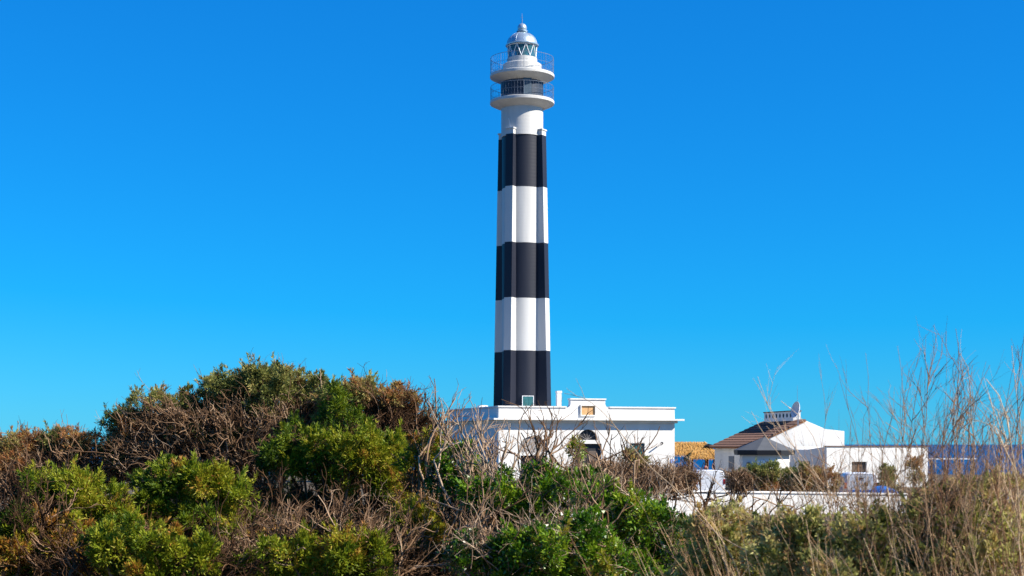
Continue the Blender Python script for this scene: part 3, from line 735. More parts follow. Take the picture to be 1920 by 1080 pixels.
def kids(P, n, t0, t1, ang, spread=.25, up=0.0):
    """n child start points and directions on every parent polyline"""
    N, m, _ = P.shape; N2 = N*n
    i = np.repeat(np.arange(N), n); t = (t0+(t1-t0)*rng.random(N2))*(m-1); j = np.minimum(t.astype(int), m-2); f = (t-j)[:,None]
    p = P[i,j]*(1-f)+P[i,j+1]*f; tg = nrm(P[i,j+1]-P[i,j])
    q = nrm(np.cross(tg, rng.normal(0,1,(N2,3)))); a = ang + rng.normal(0,spread,N2)
    d = tg*np.cos(a)[:,None] + q*np.sin(a)[:,None]; d[:,2] += up
    return p, nrm(d), i
class Acc:
    def __init__(s): s.V=[]; s.Q=[]; s.H=[]; s.n=0
    def add(s, V, Q, H):
        s.V.append(V); s.Q.append(Q+s.n); s.H.append(H); s.n += len(V)
    def build(s, name, m, parent=None, **kw):
        if not s.n: return None
        return fast(name, np.concatenate(s.V), np.concatenate(s.Q), m, parent, np.concatenate(s.H), **kw)
def leaves(acc, P, D, L, Wd, hue):
    N = len(P); D = nrm(D); S = nrm(np.cross(D, rng.normal(0,1,(N,3)))); Nn = np.cross(D, S)
    L = np.asarray(L).reshape(-1,1)*np.ones((N,1)); w = np.asarray(Wd).reshape(-1,1)*np.ones((N,1))
    V = np.stack([P+S*w*1.25+D*L*.15, P+D*L, P-S*w*1.25-D*L*.1], 1).reshape(-1,3)
    acc.add(V, np.arange(3*N).reshape(-1,3), np.repeat(np.clip(hue,0,1), 3))

def blob_dims(b):
    px, py, rx, ry, Y = b[:5]
    k = Y/FPX
    return np.array((fx(px,Y), Y, fz(py,Y))), np.array((rx*k, .75*math.sqrt(rx*ry)*k+.06, ry*k))
def shell_points(c, r, n, inner=.55):
    d = nrm(rng.normal(0,1,(n,3)))
    # lumpy radius so that the outline is uneven
    ph = rng.random(3)*6
    lump = 1 + .16*np.sin(d[:,0]*5+ph[0]) + .14*np.sin(d[:,2]*6+ph[1]) + .12*np.sin(d[:,1]*7+ph[2])
    rad = (inner+(1.03-inner)*rng.random(n)**.55)*lump
    keep = (d[:,1] < .25) | (rng.random(n) < .45)
    return (c + d*r*rad[:,None])[keep], d[keep]
def foliage(acc, b, hue, pr=.058, sprigs=26, L=.035, Wd=.0052, dens=1.0, up=.45, spread=.15, lobe=.115, shoots=4):
    """a clump is a handful of uneven lobes; each lobe carries tufts of short sprigs"""
    c, r = blob_dims(b); lobe = min(lobe, .5*float(r.min()) + .25*lobe)
    area = 4*math.pi*((r[0]*r[1])**1.6/3+(r[0]*r[2])**1.6/3+(r[1]*r[2])**1.6/3)**(1/1.6)
    k = max(3, int(.62*area/(math.pi*lobe*lobe)))
    d = nrm(rng.normal(0,1,(k,3)) + np.array((0,-.35,.25))); lc = c + d*np.maximum(r-.6*lobe, .2*r)*(.45+.55*rng.random(k))[:,None]
    far = rng.random(k) < .28; lc = np.where(far[:,None], c + d*r*(.9+.45*rng.random(k))[:,None], lc)
    lr = lobe*(.55+.75*rng.random(k))*np.where(far, .55, 1); lh = np.clip(hue+rng.normal(0,spread,k), 0, 1)
    n = np.maximum(5, (dens*4*math.pi*lr*lr/(pr*pr)*.62).astype(int)); i = np.repeat(np.arange(k), n); n = len(i)
    pd = nrm(rng.normal(0,1,(n,3)) + d[i]*.8 + np.array((0,0,.2)))
    pc = lc[i] + pd*(lr[i]*(.55+.55*rng.random(n)))[:,None]*np.array((1.1,1,.9))
    ph = np.clip(lh[i] + rng.normal(0,spread*.5,n), 0, 1)
    j = np.repeat(np.arange(n), sprigs); N = len(j)
    dd = nrm(pd[j]*.9 + rng.normal(0,.7,(N,3)) + np.array((0,0,up)))
    sz = (.6+.8*rng.random(n))[j]
    P = pc[j] + dd*(pr*(.1+.9*rng.random(N))*sz)[:,None]
    dl = nrm(dd + rng.normal(0,.35,(N,3)))
    if shoots:                      # pointed leading shoots break the outline of every lobe
        q = np.repeat(np.arange(k), shoots); sd0 = nrm(d[q]*.6 + rng.normal(0,.5,(len(q),3)) + np.array((0,0,.75)))
        sl = lr[q]*(.7+1.0*rng.random(len(q))); st0 = lc[q] + sd0*(lr[q]*.8)[:,None]
        w = np.repeat(np.arange(len(q)), min(36, 2*sprigs)); tt = rng.random(len(w)); NS = len(w)
        ds = nrm(sd0[w]*.8 + rng.normal(0,.55,(NS,3))); pp = st0[w] + sd0[w]*(sl[w]*tt)[:,None] + ds*(pr*.45*(1-.75*tt))[:,None]
        leaves(acc, pp, nrm(ds+sd0[w]*.7), L*(.7+.6*rng.random(NS)), Wd*(.7+.6*rng.random(NS)), np.clip(lh[q]+rng.normal(.04,spread*.8,len(q)),0,1)[w]+rng.normal(0,.07,NS))
    leaves(acc, P, dl, L*(.6+.8*rng.random(N)), Wd*(.7+.6*rng.random(N)), ph[j]+rng.normal(0,.09,N))
def limb(acc, base, tips, r0, r1, hub=.45, gn=.05, m=12):
    """crooked main branches from the base to each tip"""
    tips = np.array(tips); N = len(tips); base = np.array(base)+rng.normal(0,.08,(N,3))*np.array((1,1,0))
    t = np.linspace(0,1,m)[None,:,None]
    mid = base*(1-hub)+tips*hub; mid[:,2] += .1+rng.normal(0,.12,N); mid[:,:2] += rng.normal(0,.15,(N,2))
    P = base[:,None]*(1-t)**2 + 2*mid[:,None]*t*(1-t) + tips[:,None]*t**2
    P = P + np.cumsum(rng.normal(0,gn/3,(N,m,3)),1)*np.sin(np.pi*t)
    acc.add(*tubes(P, taper(np.full(N,r0), np.full(N,r1), m), 5)); return P
def twigs(acc, P0, D0, L, r, wig=.16, up=.03, n1=6, n2=4, f1=.42, f2=.45, hue=None, m=7, ang=.6):
    N = len(P0); L = np.asarray(L)*np.ones(N)
    h = np.clip((.55 if hue is None else hue)+rng.normal(0,.30,N),0,1); r = r*np.exp(rng.normal(-.1,.35,N))
    P = grow(P0, D0, L, m, wig, up); acc.add(*tubes(P, taper(r, r*.45, m), 3, h))
    if n1:
        p, d, i = kids(P, n1, .2, 1, ang, .3, .1); L1 = L[i]*f1*(.5+.9*rng.random(len(i)))
        P1 = grow(p, d, L1, 5, wig*1.2, up); acc.add(*tubes(P1, taper(r[i]*.58, r[i]*.30, 5), 3, h[i]))
        if n2:
            p, d, j = kids(P1, n2, .25, 1, ang, .3, .1); L2 = L1[j]*f2*(.5+.9*rng.random(len(j)))
            P2 = grow(p, d, L2, 3, wig*1.2, up); acc.add(*tubes(P2, taper(r[i][j]*.36, r[i][j]*.22, 3), 3, h[i][j]))
            return P, P1, P2
        return P, P1
    return P
def twig_zone(acc, b, hub, n, L=(.2,.62), r=.0075, out=.8, up=.18, hue=.42, n1=4, n2=2, wig=.2, **kw):
    n = max(8, int(n*.44))
    """bare branches filling a clump, radiating from a hub point"""
    c, rr = blob_dims(b)
    q = nrm(rng.normal(0,1,(n,3)))*(rng.random(n)**.45)[:,None]; P = c + q*rr
    D = nrm(P-np.array(hub))*out + rng.normal(0,.38,(n,3)) + np.array((0,0,up))
    Lr = L[0]+(L[1]-L[0])*rng.random(n)**1.5
    twigs(acc, P - nrm(D)*Lr[:,None]*.6, D, Lr, r, hue=hue, n1=n1, n2=n2, wig=wig, **kw)
def gz(x, y): return float(ground_z(x, y))
def shrub(name, label, cat, px, Y, group=None):
    X = fx(px, Y); return thing(name, label, cat, (X, Y, gz(X, Y))), np.array((X, Y, gz(X, Y)))

JUN = 'wind-shaped juniper shrubs'
def juniper(label, px, Y, green, bare, mats, sub=1.0, hubpy=None, bark='bark', tw=1.0):
    """green: (px,py,rx,ry,dY,hue) foliage clumps; bare: (px,py,rx,ry,dY,count) leafless zones"""
    t, base = shrub('juniper_shrub', label, 'shrub', px, Y, JUN)
    br, tg, fo = Acc(), Acc(), Acc()
    cs = [blob_dims((g[0],g[1],g[2],g[3],Y+g[4]))[0] for g in green+bare]
    LP = limb(br, base, cs, .032, .010)
    for g in green:
        b = (g[0],g[1],g[2],g[3],Y+g[4]); foliage(fo, b, g[5], dens=sub)
        c, r = blob_dims(b); n = 16
        d = nrm(rng.normal(0,1,(n,3)))+np.array((0,0,.3)); twigs(tg, np.repeat(c[None],n,0)+rng.normal(0,.25,(n,3))*r, d, .9*float(r.max()), .005, n1=4, n2=0, hue=.4)
    hub = base + np.array((0,.2,.6)) if hubpy is None else np.array((fx(hubpy[0],Y),Y,fz(hubpy[1],Y)))
    for g in bare:
        twig_zone(tg, (g[0],g[1],g[2],g[3],Y+g[4]), hub, int(g[5]*tw))
        # dead sprays, and dark-hued ones that paint inner shade, inside the leafless part
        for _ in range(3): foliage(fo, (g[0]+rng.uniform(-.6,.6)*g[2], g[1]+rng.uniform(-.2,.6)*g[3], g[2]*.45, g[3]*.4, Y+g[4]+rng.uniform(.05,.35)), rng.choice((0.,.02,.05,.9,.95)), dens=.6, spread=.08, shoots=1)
    br.build('branches', M[bark], t, kind='stuff'); tg.build('twigs', M[bark], t, kind='stuff'); fo.build('foliage', M[mats], t, kind='stuff')
    return t

# big windswept juniper: green cap above a mass of bare branches
juniper('tallest windswept juniper, olive-green cap above a mass of bare grey branches', 430, 17.4,
  [(430,739,55,34,0,.42),(490,727,62,34,-.1,.48),(545,721,48,30,0,.45),(575,745,48,36,.1,.40),(520,761,70,34,-.15,.36),(455,765,55,28,.15,.30),(610,768,40,32,0,.45),
   (290,765,34,26,-.1,.55),(335,761,36,24,0,.55),(372,758,34,24,.1,.40),(252,797,36,30,.15,.22),(225,800,22,26,.1,.2),(500,745,90,44,.2,.30),(600,745,34,34,.1,.4),(405,790,60,34,.45,.05),(330,815,90,40,.6,.0),(480,805,90,50,.6,.0),(570,795,60,50,.5,.0),(280,855,90,40,.5,.0),(400,875,110,50,.6,.0),(500,875,70,50,.5,.0)],  # lowest-hue clumps set behind: leaf colour darkened to paint the crown's shaded interior
  [(300,805,95,48,-.2,260),(400,805,90,58,-.25,300),(480,805,80,46,-.3,240),(560,800,70,44,-.25,200),(250,855,90,42,-.2,240),(360,865,110,40,-.2,280),(470,865,90,45,-.2,240),(600,805,50,50,-.1,140),(300,790,60,24,-.1,90)],
  'olive', hubpy=(470,930))
juniper('olive and rusty juniper with ragged dead tips, right shoulder of the thicket', 690, 17.0,
  [(650,745,34,34,0,.45),(690,738,34,28,-.1,.62),(672,775,40,30,.1,.5),(640,785,36,34,-.1,.45),(735,748,20,18,0,.9),(760,760,16,16,.1,.95)],
  [(715,775,50,36,0,160),(755,785,32,40,0,120),(700,810,60,34,0,160),(790,800,34,40,.2,110),(745,820,50,40,.1,140),(660,820,50,36,.1,120)],
  'olive', hubpy=(690,900), bark='barkdark')
juniper('bright green juniper spreading halfway up the thicket', 640, 15.2,
  [(560,835,36,34,0,.35),(600,838,40,30,-.1,.55),(650,815,36,34,.1,.45),(660,848,52,34,-.15,.6),(705,860,46,32,-.1,.55),(570,872,44,36,.05,.3),(610,880,46,36,.0,.35),(530,868,34,40,.1,.2),(665,885,38,34,-.2,.58),(735,845,30,26,.1,.3),(722,892,34,36,-.1,.68),(630,770,26,30,.2,.4),(640,905,30,24,0,.75),(745,915,28,34,0,.72)],
  [(600,950,90,40,0,130),(700,960,80,44,0,120),(520,940,70,44,.1,130),(640,985,110,34,.1,120),(760,960,60,44,.2,110)],
  'juniper', hubpy=(620,1050), bark='barkdark')
juniper('low green juniper with golden tips at the left of the thicket', 160, 13.2,
  [(95,925,42,34,0,.45),(140,912,36,30,-.1,.6),(165,945,34,40,-.1,.66),(120,960,44,40,.1,.12),(215,950,30,36,-.1,.58),(225,985,28,30,0,.62),(190,985,30,30,.1,.45),(75,965,40,40,.15,.15)],
  [(150,1010,90,40,.1,150),(40,940,60,60,.2,170),(90,1000,60,40,.1,120),(270,1010,60,40,.2,110)], 'juniper', hubpy=(160,1090), bark='barkdark')
juniper('rounded green juniper with dark hollows, middle left of the thicket', 360, 13.6,
  [(290,915,34,30,.1,.35),(330,900,36,28,-.1,.55),(375,905,40,28,-.1,.5),(420,915,38,30,0,.5),(450,945,30,32,0,.6),(310,950,40,34,-.1,.48),(350,955,44,40,.15,.1),(400,955,44,40,.15,.12),(430,985,36,26,-.1,.62),(365,975,30,20,-.25,.5),(275,960,26,26,-.1,.5)],
  [(450,1010,70,40,.1,140),(520,1000,60,50,.2,140),(350,1015,60,30,.2,90)], 'juniper', hubpy=(370,1090), bark='barkdark')
juniper('fresh green juniper mound at the foot of the thicket, left', 280, 11.6,
  [(190,1030,34,32,0,.52),(235,1050,40,34,-.1,.45),(270,1010,34,30,-.05,.62),(305,1035,40,34,-.1,.55),(345,1060,40,34,-.05,.5),(250,1080,60,30,.1,.3),(385,1052,26,34,0,.5),(310,1085,60,30,-.1,.45)],
  [(130,1060,60,40,.1,110),(420,1060,50,40,.1,100)], 'juniper', hubpy=(280,1150), bark='barkdark')
juniper('green juniper mound with pale dry sticks, foot of the thicket, middle', 600, 11.8,
  [(500,1062,34,28,0,.42),(540,1050,36,34,-.1,.55),(575,1070,40,30,0,.45),(640,1050,36,34,-.1,.6),(685,1040,28,32,-.05,.62),(620,1082,60,26,0,.4),(690,1078,40,26,0,.4)],
  [(560,1010,70,34,.2,130),(660,1000,70,40,.2,130),(760,1040,60,50,.1,150),(450,1050,40,40,.1,90)], 'juniper', hubpy=(600,1150), bark='bark')
juniper('small golden-brown juniper standing between dry sticks', 800, 12.6,
  [(800,1005,30,28,0,.72),(785,965,22,26,.1,.62),(815,1035,26,24,0,.78),(768,985,20,24,0,.58)],
  [(810,1050,60,40,.1,140),(860,1000,50,60,.2,130)], 'juniper', hubpy=(810,1120), bark='bark')
juniper('half-dead rusty juniper at the far left edge', 60, 17.6,
  [(105,832,24,22,.0,.35),(150,832,30,20,-.1,.95),(60,842,40,26,.1,.93),(15,850,34,28,0,.95),(110,855,40,22,.1,.9),(10,870,30,24,-.2,.98)],
  [(60,870,80,24,0,200),(130,858,60,24,0,200),(90,888,110,36,-.1,280),(180,888,90,36,-.1,200),(10,903,70,40,0,160)], 'olive', hubpy=(140,960))
juniper('dark sparse juniper with rust-red dead sprays at the lower left corner', 40, 12.0,
  [(20,1000,30,26,0,.3),(45,1030,26,22,-.1,.97),(15,1050,40,24,-.1,.95),(110,1035,30,20,-.1,.9),(60,1075,50,24,0,.3),(130,1070,36,24,.1,.35),(150,1000,20,26,0,.92)],
  [(60,990,60,50,.1,150),(90,1050,70,40,.1,150)], 'juniper', hubpy=(60,1150), bark='barkdark')

# glossy green mastic
def mastic(label, px, Y, green, bare):
    t, base = shrub('mastic_shrub', label, 'shrub', px, Y)
    br, tg, fo = Acc(), Acc(), Acc()
    cs = [blob_dims((g[0],g[1],g[2],g[3],Y+g[4]))[0] for g in green]
    limb(br, base, cs, .022, .007)
    for g in green:
        b = (g[0],g[1],g[2],g[3],Y+g[4]); foliage(fo, b, g[5], pr=.062, sprigs=17, L=.030, Wd=.0080, up=.35, dens=1.0, spread=.17, lobe=.10, shoots=1)
        c, r = blob_dims(b); n = 16
        twigs(tg, np.repeat(c[None],n,0)+rng.normal(0,.35,(n,3))*r, nrm(rng.normal(0,1,(n,3)))+np.array((0,0,.6)), 1.1*float(r.max()), .004, n1=4, n2=0, hue=.5)
    for g in bare: twig_zone(tg, (g[0],g[1],g[2],g[3],Y+g[4]), base+np.array((0,0,.3)), g[5], L=(.2,.6), r=.005)
    br.build('branches', M['bark'], t, kind='stuff'); tg.build('twigs', M['barkpale'], t, kind='stuff'); fo.build('foliage', M['mastic'], t, kind='stuff')
mastic('glossy green mastic shrub below the arched side entrance of the white house', 1000, 11.9,
  [(1000,905,46,26,.2,.35),(1050,915,56,30,0,.4),(975,940,50,30,-.05,.55),(1030,950,60,34,-.1,.6),(930,965,46,32,.1,.18),(1085,940,44,32,0,.45),(940,935,40,26,.15,.4),(1000,985,40,20,.1,.25),(900,920,30,24,.1,.4),(1110,910,30,20,.2,.5),(1065,975,40,26,0,.4)],
  [(960,1000,70,40,.1,60),(1060,900,60,40,.2,60)])
mastic('leafy mastic shrub at the foot of the thicket, lowest of the glossy green ones', 1010, 10.6,
  [(980,1030,56,34,0,.42),(1040,1030,56,34,-.1,.6),(1095,1010,40,34,0,.45),(930,1060,50,30,.1,.25),(1020,1070,70,30,0,.4),(1110,1060,56,34,-.1,.55),(1170,1070,56,30,0,.5),(960,1085,60,20,0,.3),(895,1075,36,26,.1,.25),(870,1040,26,26,.1,.3),(1130,1035,40,28,0,.55)],
  [(900,1040,50,50,.1,70),(1060,990,80,40,.2,70)])
mastic('sunlit yellow-green mastic shrub in front of the low white wall', 1190, 11.2,
  [(1120,955,40,30,.1,.5),(1165,970,46,32,0,.62),(1210,985,46,30,-.1,.6),(1150,1005,46,32,0,.5),(1205,1025,50,32,0,.52),(1255,1010,40,30,0,.5),(1260,1050,50,34,0,.42),(1130,925,30,22,.2,.6),(1215,1065,40,24,-.1,.5)],
  [(1200,945,80,30,.1,60),(1280,1020,50,50,0,50)])
mastic('thin yellow-green leafy shoots among the dry branches beside the rusty juniper', 860, 13.0,
  [(845,868,20,30,0,.5),(885,880,16,40,.1,.75),(905,900,22,30,0,.6),(830,905,26,30,.1,.3),(870,930,40,36,.1,.4),(1078,845,10,12,.2,.7),(865,960,40,30,.1,.3)],
  [])
# rusty tuft at (800,845)
juniper('small round rust-brown juniper tuft beside the yellow-green shoots', 800, 13.6,
  [(795,848,28,26,0,.88),(815,830,18,18,.1,.62),(780,870,20,20,0,.5),(820,870,20,20,.1,.92)], [(800,900,40,40,.1,60)], 'juniper', hubpy=(800,1000))

# leafless candelabra bushes in front of the white house
def bare_bush(label, px, Y, top, span, n, lean=0.0, r=.013, hue=.6, kinds=(3,3), bark='barkpale', rootpy=1010):
    t, base = shrub('leafless_bush', label, 'bush', px, Y)
    a = Acc(); z1 = fz(top, Y); root = np.array((fx(px,Y), Y, fz(rootpy,Y)))
    tip = np.stack([root[0]+fx(960+span,Y)*rng.uniform(-1,1,n)+lean, Y+rng.normal(0,.12,n), z1-abs(rng.normal(0,.10,n))], 1)
    P = limb(a, root, tip, r, r*.45, hub=.5, gn=.10, m=10)
    h = np.clip(rng.normal(hue,.2,n),0,1)
    p, d, i = kids(P, kinds[0], .30, .95, .55, .2, .25); L = .30+.25*rng.random(len(p))
    P1 = grow(p, d, L*.8, 6, .14, .09); a.add(*tubes(P1, taper(np.full(len(p),r*.55), np.full(len(p),r*.28), 6), 4, np.clip(rng.normal(hue,.2,len(p)),0,1)))
    p, d, j = kids(P1, kinds[1], .25, 1, .6, .25, .25); L2 = (.08+.13*rng.random(len(p)))
    P2 = grow(p, d, L2, 4, .14, .08); a.add(*tubes(P2, taper(np.full(len(p),r*.30), np.full(len(p),r*.16), 4), 3, np.clip(rng.normal(hue,.2,len(p)),0,1)))
    p, d, j = kids(P2, 1, .3, 1, .6, .25, .2); P3 = grow(p, d, .05+.05*rng.random(len(p)), 3, .12, .05)
    a.add(*tubes(P3, taper(np.full(len(p),r*.18), np.full(len(p),r*.10), 3), 3, np.clip(rng.normal(hue,.2,len(p)),0,1)))
    b2 = Acc(); limb(b2, base, np.repeat(root[None],3,0)+rng.normal(0,.04,(3,3)), r*1.6, r*1.1)
    b2.build('trunk', M[bark], t, kind='stuff'); a.build('branches', M[bark], t, kind='stuff')
bare_bush('leafless pale grey bush in front of the shaded end wall of the white house', 872, 12.8, 812, 50, 7, hue=.62)
bare_bush('leafless tangled bush at the corner of the white house', 930, 12.4, 818, 46, 7, hue=.55)
bare_bush('leafless bush with close twigs left of the grey arched panel', 975, 12.6, 838, 40, 6, hue=.5)
bare_bush('leafless dark forked bush rising in front of the grey arched panel', 1040, 12.0, 806, 58, 5, hue=.25, bark='bark', rootpy=980)
bare_bush('leafless dark bush in front of the main door', 1110, 12.2, 846, 40, 4, hue=.3, bark='bark', rootpy=980)
bare_bush('leafless crooked bush between the main door and the teal window', 1165, 12.6, 862, 36, 4, hue=.35, bark='bark', rootpy=980)
bare_bush('leafless bush with long side limbs low among the mastic', 1085, 10.9, 935, 70, 4, hue=.5, rootpy=1075, bark='bark')
bare_bush('dry stick bush leaning at the right edge of the juniper thicket', 815, 13.4, 765, 40, 6, hue=.4, bark='bark', rootpy=960, lean=.1)
bare_bush('dry stick bush low between the golden juniper and the mastic', 880, 11.5, 955, 60, 6, hue=.5, rootpy=1085, bark='bark')
bare_bush('dark leafless bush against the white wall below the plain van', 1225, 15.0, 918, 46, 5, hue=.35, bark='barkdark', rootpy=985)
bare_bush('dark leafless bush against the white wall, second of the row', 1320, 15.5, 920, 50, 5, hue=.35, bark='barkdark', rootpy=985)
bare_bush('dark leafless bush against the white wall, last of the row before the tall stems', 1425, 15.0, 924, 50, 5, hue=.35, bark='barkdark', rootpy=990)

# brown twiggy mounds further back, before the house
def mound(label, px, Y, zones, n, name='dry_mound_shrub', fol=()):
    t, base = shrub(name, label, 'shrub', px, Y); tg = Acc(); fo = Acc()
    for z in zones: twig_zone(tg, (*z[:4], Y+z[4]), base+np.array((0,0,-.3)), n, L=(.15,.5), r=.009, hue=.5, up=.35, out=.5, n1=5, n2=2)
    for z in fol: foliage(fo, (*z[:4], Y+z[4]), z[5], pr=.14, sprigs=30, L=.08, Wd=.014, lobe=.25, shoots=1)
    st = Acc(); limb(st, base, [blob_dims((*z[:4],Y+z[4]))[0] for z in zones], .03, .012); st.build('branches', M['bark'], t, kind='stuff')
    tg.build('twigs', M['bark'], t, kind='stuff')
    if fol: fo.build('foliage', M['olive'], t, kind='stuff')
mound('brown twiggy mound before the teal window of the white house', 1190, 24, [(1150,900,40,16,0),(1200,895,42,18,0),(1240,900,36,15,0)], 560, fol=[(1190,872,22,9,.1,.6)])
mound('brown twiggy mound by the corner of the white house next to the plain van', 1285, 29, [(1268,900,24,16,0),(1288,898,16,14,0)], 420)
mound('dry brown bush right of the plain white van', 1385, 33, [(1378,900,14,18,0),(1392,908,16,10,0)], 260)
mound('brown twiggy scrub below the twiggy mounds', 1130, 21, [(1100,905,34,18,0),(1140,900,30,14,0)], 400)

# clipped green bushes in the yard
def yard_bush(label, px, Y, blobs):
    t, base = shrub('yard_bush', label, 'bush', px, Y); fo = Acc(); st = Acc()
    limb(st, base, [blob_dims((*g[:4],Y+g[4]))[0] for g in blobs], .05, .02)
    for g in blobs: foliage(fo, (*g[:4],Y+g[4]), g[5], pr=.18, sprigs=34, L=.10, Wd=.020, lobe=.36, shoots=1)
    st.build('branches', M['bark'], t, kind='stuff'); fo.build('foliage', M['olive'], t, kind='stuff')
yard_bush('dark green rounded bush in front of the kiosk', 1430, 72, [(1405,898,26,18,0,.3),(1440,893,30,22,0,.32),(1470,900,26,20,.3,.4),(1420,910,40,14,-.3,.9)])
yard_bush('reddish-brown bush between the kiosk and the annex', 1520, 70, [(1505,897,26,20,0,.75),(1540,900,28,18,0,.7),(1500,912,40,14,0,.95)])
yard_bush('slender green bush against the annex wall', 1665, 68, [(1663,890,9,26,0,.4),(1672,912,14,16,.2,.6)])
yard_bush('small olive bush against the right end of the annex', 1714, 70, [(1714,872,10,10,0,.75),(1716,888,8,14,0,.6)])

# grey-green saltbush along the right foreground
def saltbush(label, px, Y, green):
    t, base = shrub('saltbush', label, 'shrub', px, Y); st, fo, tg = Acc(), Acc(), Acc()
    limb(st, base, [blob_dims((*g[:4],Y+g[4]))[0] for g in green], .012, .004)
    for g in green:
        b = (*g[:4],Y+g[4]); foliage(fo, b, g[5], pr=.045, sprigs=12, L=.026, Wd=.0070, up=.5, dens=.5, spread=.2, lobe=.06, shoots=1)
        c, r = blob_dims(b); n = 18
        twigs(tg, np.repeat(c[None],n,0)+rng.normal(0,.4,(n,3))*r-np.array((0,0,.05)), rng.normal(0,.35,(n,3))+np.array((-.15,0,1)), .9*float(r.max())+.08, .0022, n1=3, n2=0, hue=.6)
    st.build('branches', M['stem'], t, kind='stuff'); tg.build('twigs', M['stem'], t, kind='stuff'); fo.build('foliage', M['salt'], t, kind='stuff')
saltbush('pale grey-green saltbush at the near end of the white wall', 1350, 8.0, [(1330,992,40,26,0,0.74),(1370,987,36,30,.1,0.82),(1345,1032,60,34,0,0.57),(1400,1032,50,36,.1,0.52),(1310,1052,40,34,0,0.47),(1385,1077,70,36,0,0.52),(1320,1097,60,30,0,0.42)])
saltbush('grey-green saltbush with yellow tips under the blue-striped van', 1480, 6.9, [(1450,1007,40,28,.1,0.62),(1500,997,44,30,0,0.57),(1540,1017,44,34,0,0.52),(1470,1052,60,40,0,0.47),(1545,1072,60,40,-.1,0.62),(1500,1102,80,30,0,0.52),(1570,1097,40,26,-.3,0.87)])
saltbush('darker saltbush in the middle of the tall dry stems', 1660, 6.8, [(1620,1009,44,36,0,0.42),(1670,989,44,34,.1,0.37),(1730,999,40,36,0,0.37),(1640,1059,60,40,0,0.52),(1710,1064,60,40,0,0.52),(1680,1099,90,26,-.1,0.57),(1745,954,28,30,.1,0.52)])
saltbush('saltbush with fresh green tufts at the right edge', 1840, 6.7, [(1790,1006,44,44,0,0.47),(1850,991,44,40,0,0.42),(1900,976,40,44,.1,0.52),(1780,1066,60,40,0,0.52),(1860,1061,60,40,-.1,0.67),(1915,1046,40,44,0,0.62),(1820,946,36,30,.1,0.57),(1880,926,36,30,.2,0.62)])

# tall dry stems on the right
STEMS = 'tall dry stemmed plants at the right'
def dry_plant(label, px, Y, tops, lean=0.0, rr=.0042, dense=5):
    """tops: (px, py) where each main stem ends"""
    t, base = shrub('dry_plant', label, 'plant', px, Y)
    tops = list(tops) + [(q[0]+rng.uniform(-34,34), min(q[1]+rng.uniform(25,150), 900)) for q in tops ]
    for tp in tops:
        tip = np.array((fx(tp[0],Y), Y+rng.normal(0,.25), fz(tp[1],Y))); a = Acc()
        b0 = base + rng.normal(0,.07,3)*np.array((1,1,0)); m = 14; q = np.linspace(0,1,m)[:,None]
        mid = b0*.45+tip*.55 + np.array((-.35*(tip[0]-b0[0]), rng.normal(0,.1), .18))
        P = (b0*(1-q)**2 + 2*mid*q*(1-q) + tip*q*q + np.cumsum(rng.normal(0,.016,(m,3)),0)*np.sin(np.pi*q))[None]
        if rng.random() < .45:                      # nodding tip
            sg = rng.choice((-1,1)); P[0,-3:] += np.array([[.01*sg,0,0],[.035*sg,0,-.015],[.085*sg,0,-.055]])
        r_ = rr*.78*(.6+.8*rng.random()); h = np.array([np.clip(rng.normal(.42,.28),0,1)])
        a.add(*tubes(P, taper([r_],[r_*.3],m), 5, h))
        n1 = dense+3; p, d, i = kids(P, n1, .35, .92, .6, .25, .05); L = .06+.22*rng.random(n1)
        P1 = grow(p, d, L, 8, .09, .03); a.add(*tubes(P1, taper(np.full(n1,r_*.5), np.full(n1,r_*.2), 8), 4, np.repeat(h,n1)))
        n2 = 3; p, d, j = kids(P1, n2, .3, 1, .5, .2, .1); P2 = grow(p, d, .05+.12*rng.random(len(p)), 5, .08, .03)
        a.add(*tubes(P2, taper(np.full(len(p),r_*.28), np.full(len(p),r_*.14), 5), 3, np.repeat(h,len(p))))
        a.build('stem', M['stem'], t)
dry_plant('lone dry stem with a forked top in front of the tiled house', 1572, 7.6, [(1560,735),(1575,790)], rr=.0045, dense=6)
dry_plant('dry stems crossing low in front of the annex', 1640, 7.4, [(1598,700),(1640,770),(1570,830),(1500,730)], dense=5)
dry_plant('dry stems with pale nodding tips, first tall clump beside the annex', 1690, 7.0, [(1650,655),(1680,640),(1720,690),(1735,715),(1700,760),(1660,760)])
dry_plant('tall forked brown stems, second clump beside the annex', 1745, 6.8, [(1715,640),(1770,622),(1792,618),(1740,690),(1705,720),(1765,740),(1780,700)], rr=.0050)
dry_plant('tall slender stems in front of the white-topped timber rail', 1790, 7.2, [(1800,640),(1812,665),(1840,660),(1780,720),(1815,730),(1760,780),(1830,700)])
dry_plant('tallest pale stem with a hooked tip and its thinner neighbours', 1870, 6.6, [(1845,603),(1890,628),(1862,690),(1900,660),(1830,740),(1850,720),(1880,720)], rr=.0050)
dry_plant('dense reddish stems at the right edge of the scrub', 1905, 7.4, [(1912,622),(1925,680),(1895,720),(1935,640),(1880,770),(1910,760),(1868,800)])
dry_plant('short dry stems among the saltbush below the blue-striped van', 1560, 7.0, [(1520,830),(1545,850),(1590,840),(1425,705),(1610,860),(1500,870)], dense=4, rr=.0035)
dry_plant('bristling short brown stems under the timber rail', 1790, 6.6, [(1740,830),(1770,820),(1800,830),(1760,860),(1830,820),(1720,870),(1850,840),(1690,880)], dense=6, rr=.0038)
dry_plant('bristling short brown stems under the annex window', 1660, 6.8, [(1620,850),(1650,830),(1690,840),(1640,890),(1600,880),(1710,860)], dense=6, rr=.0038)

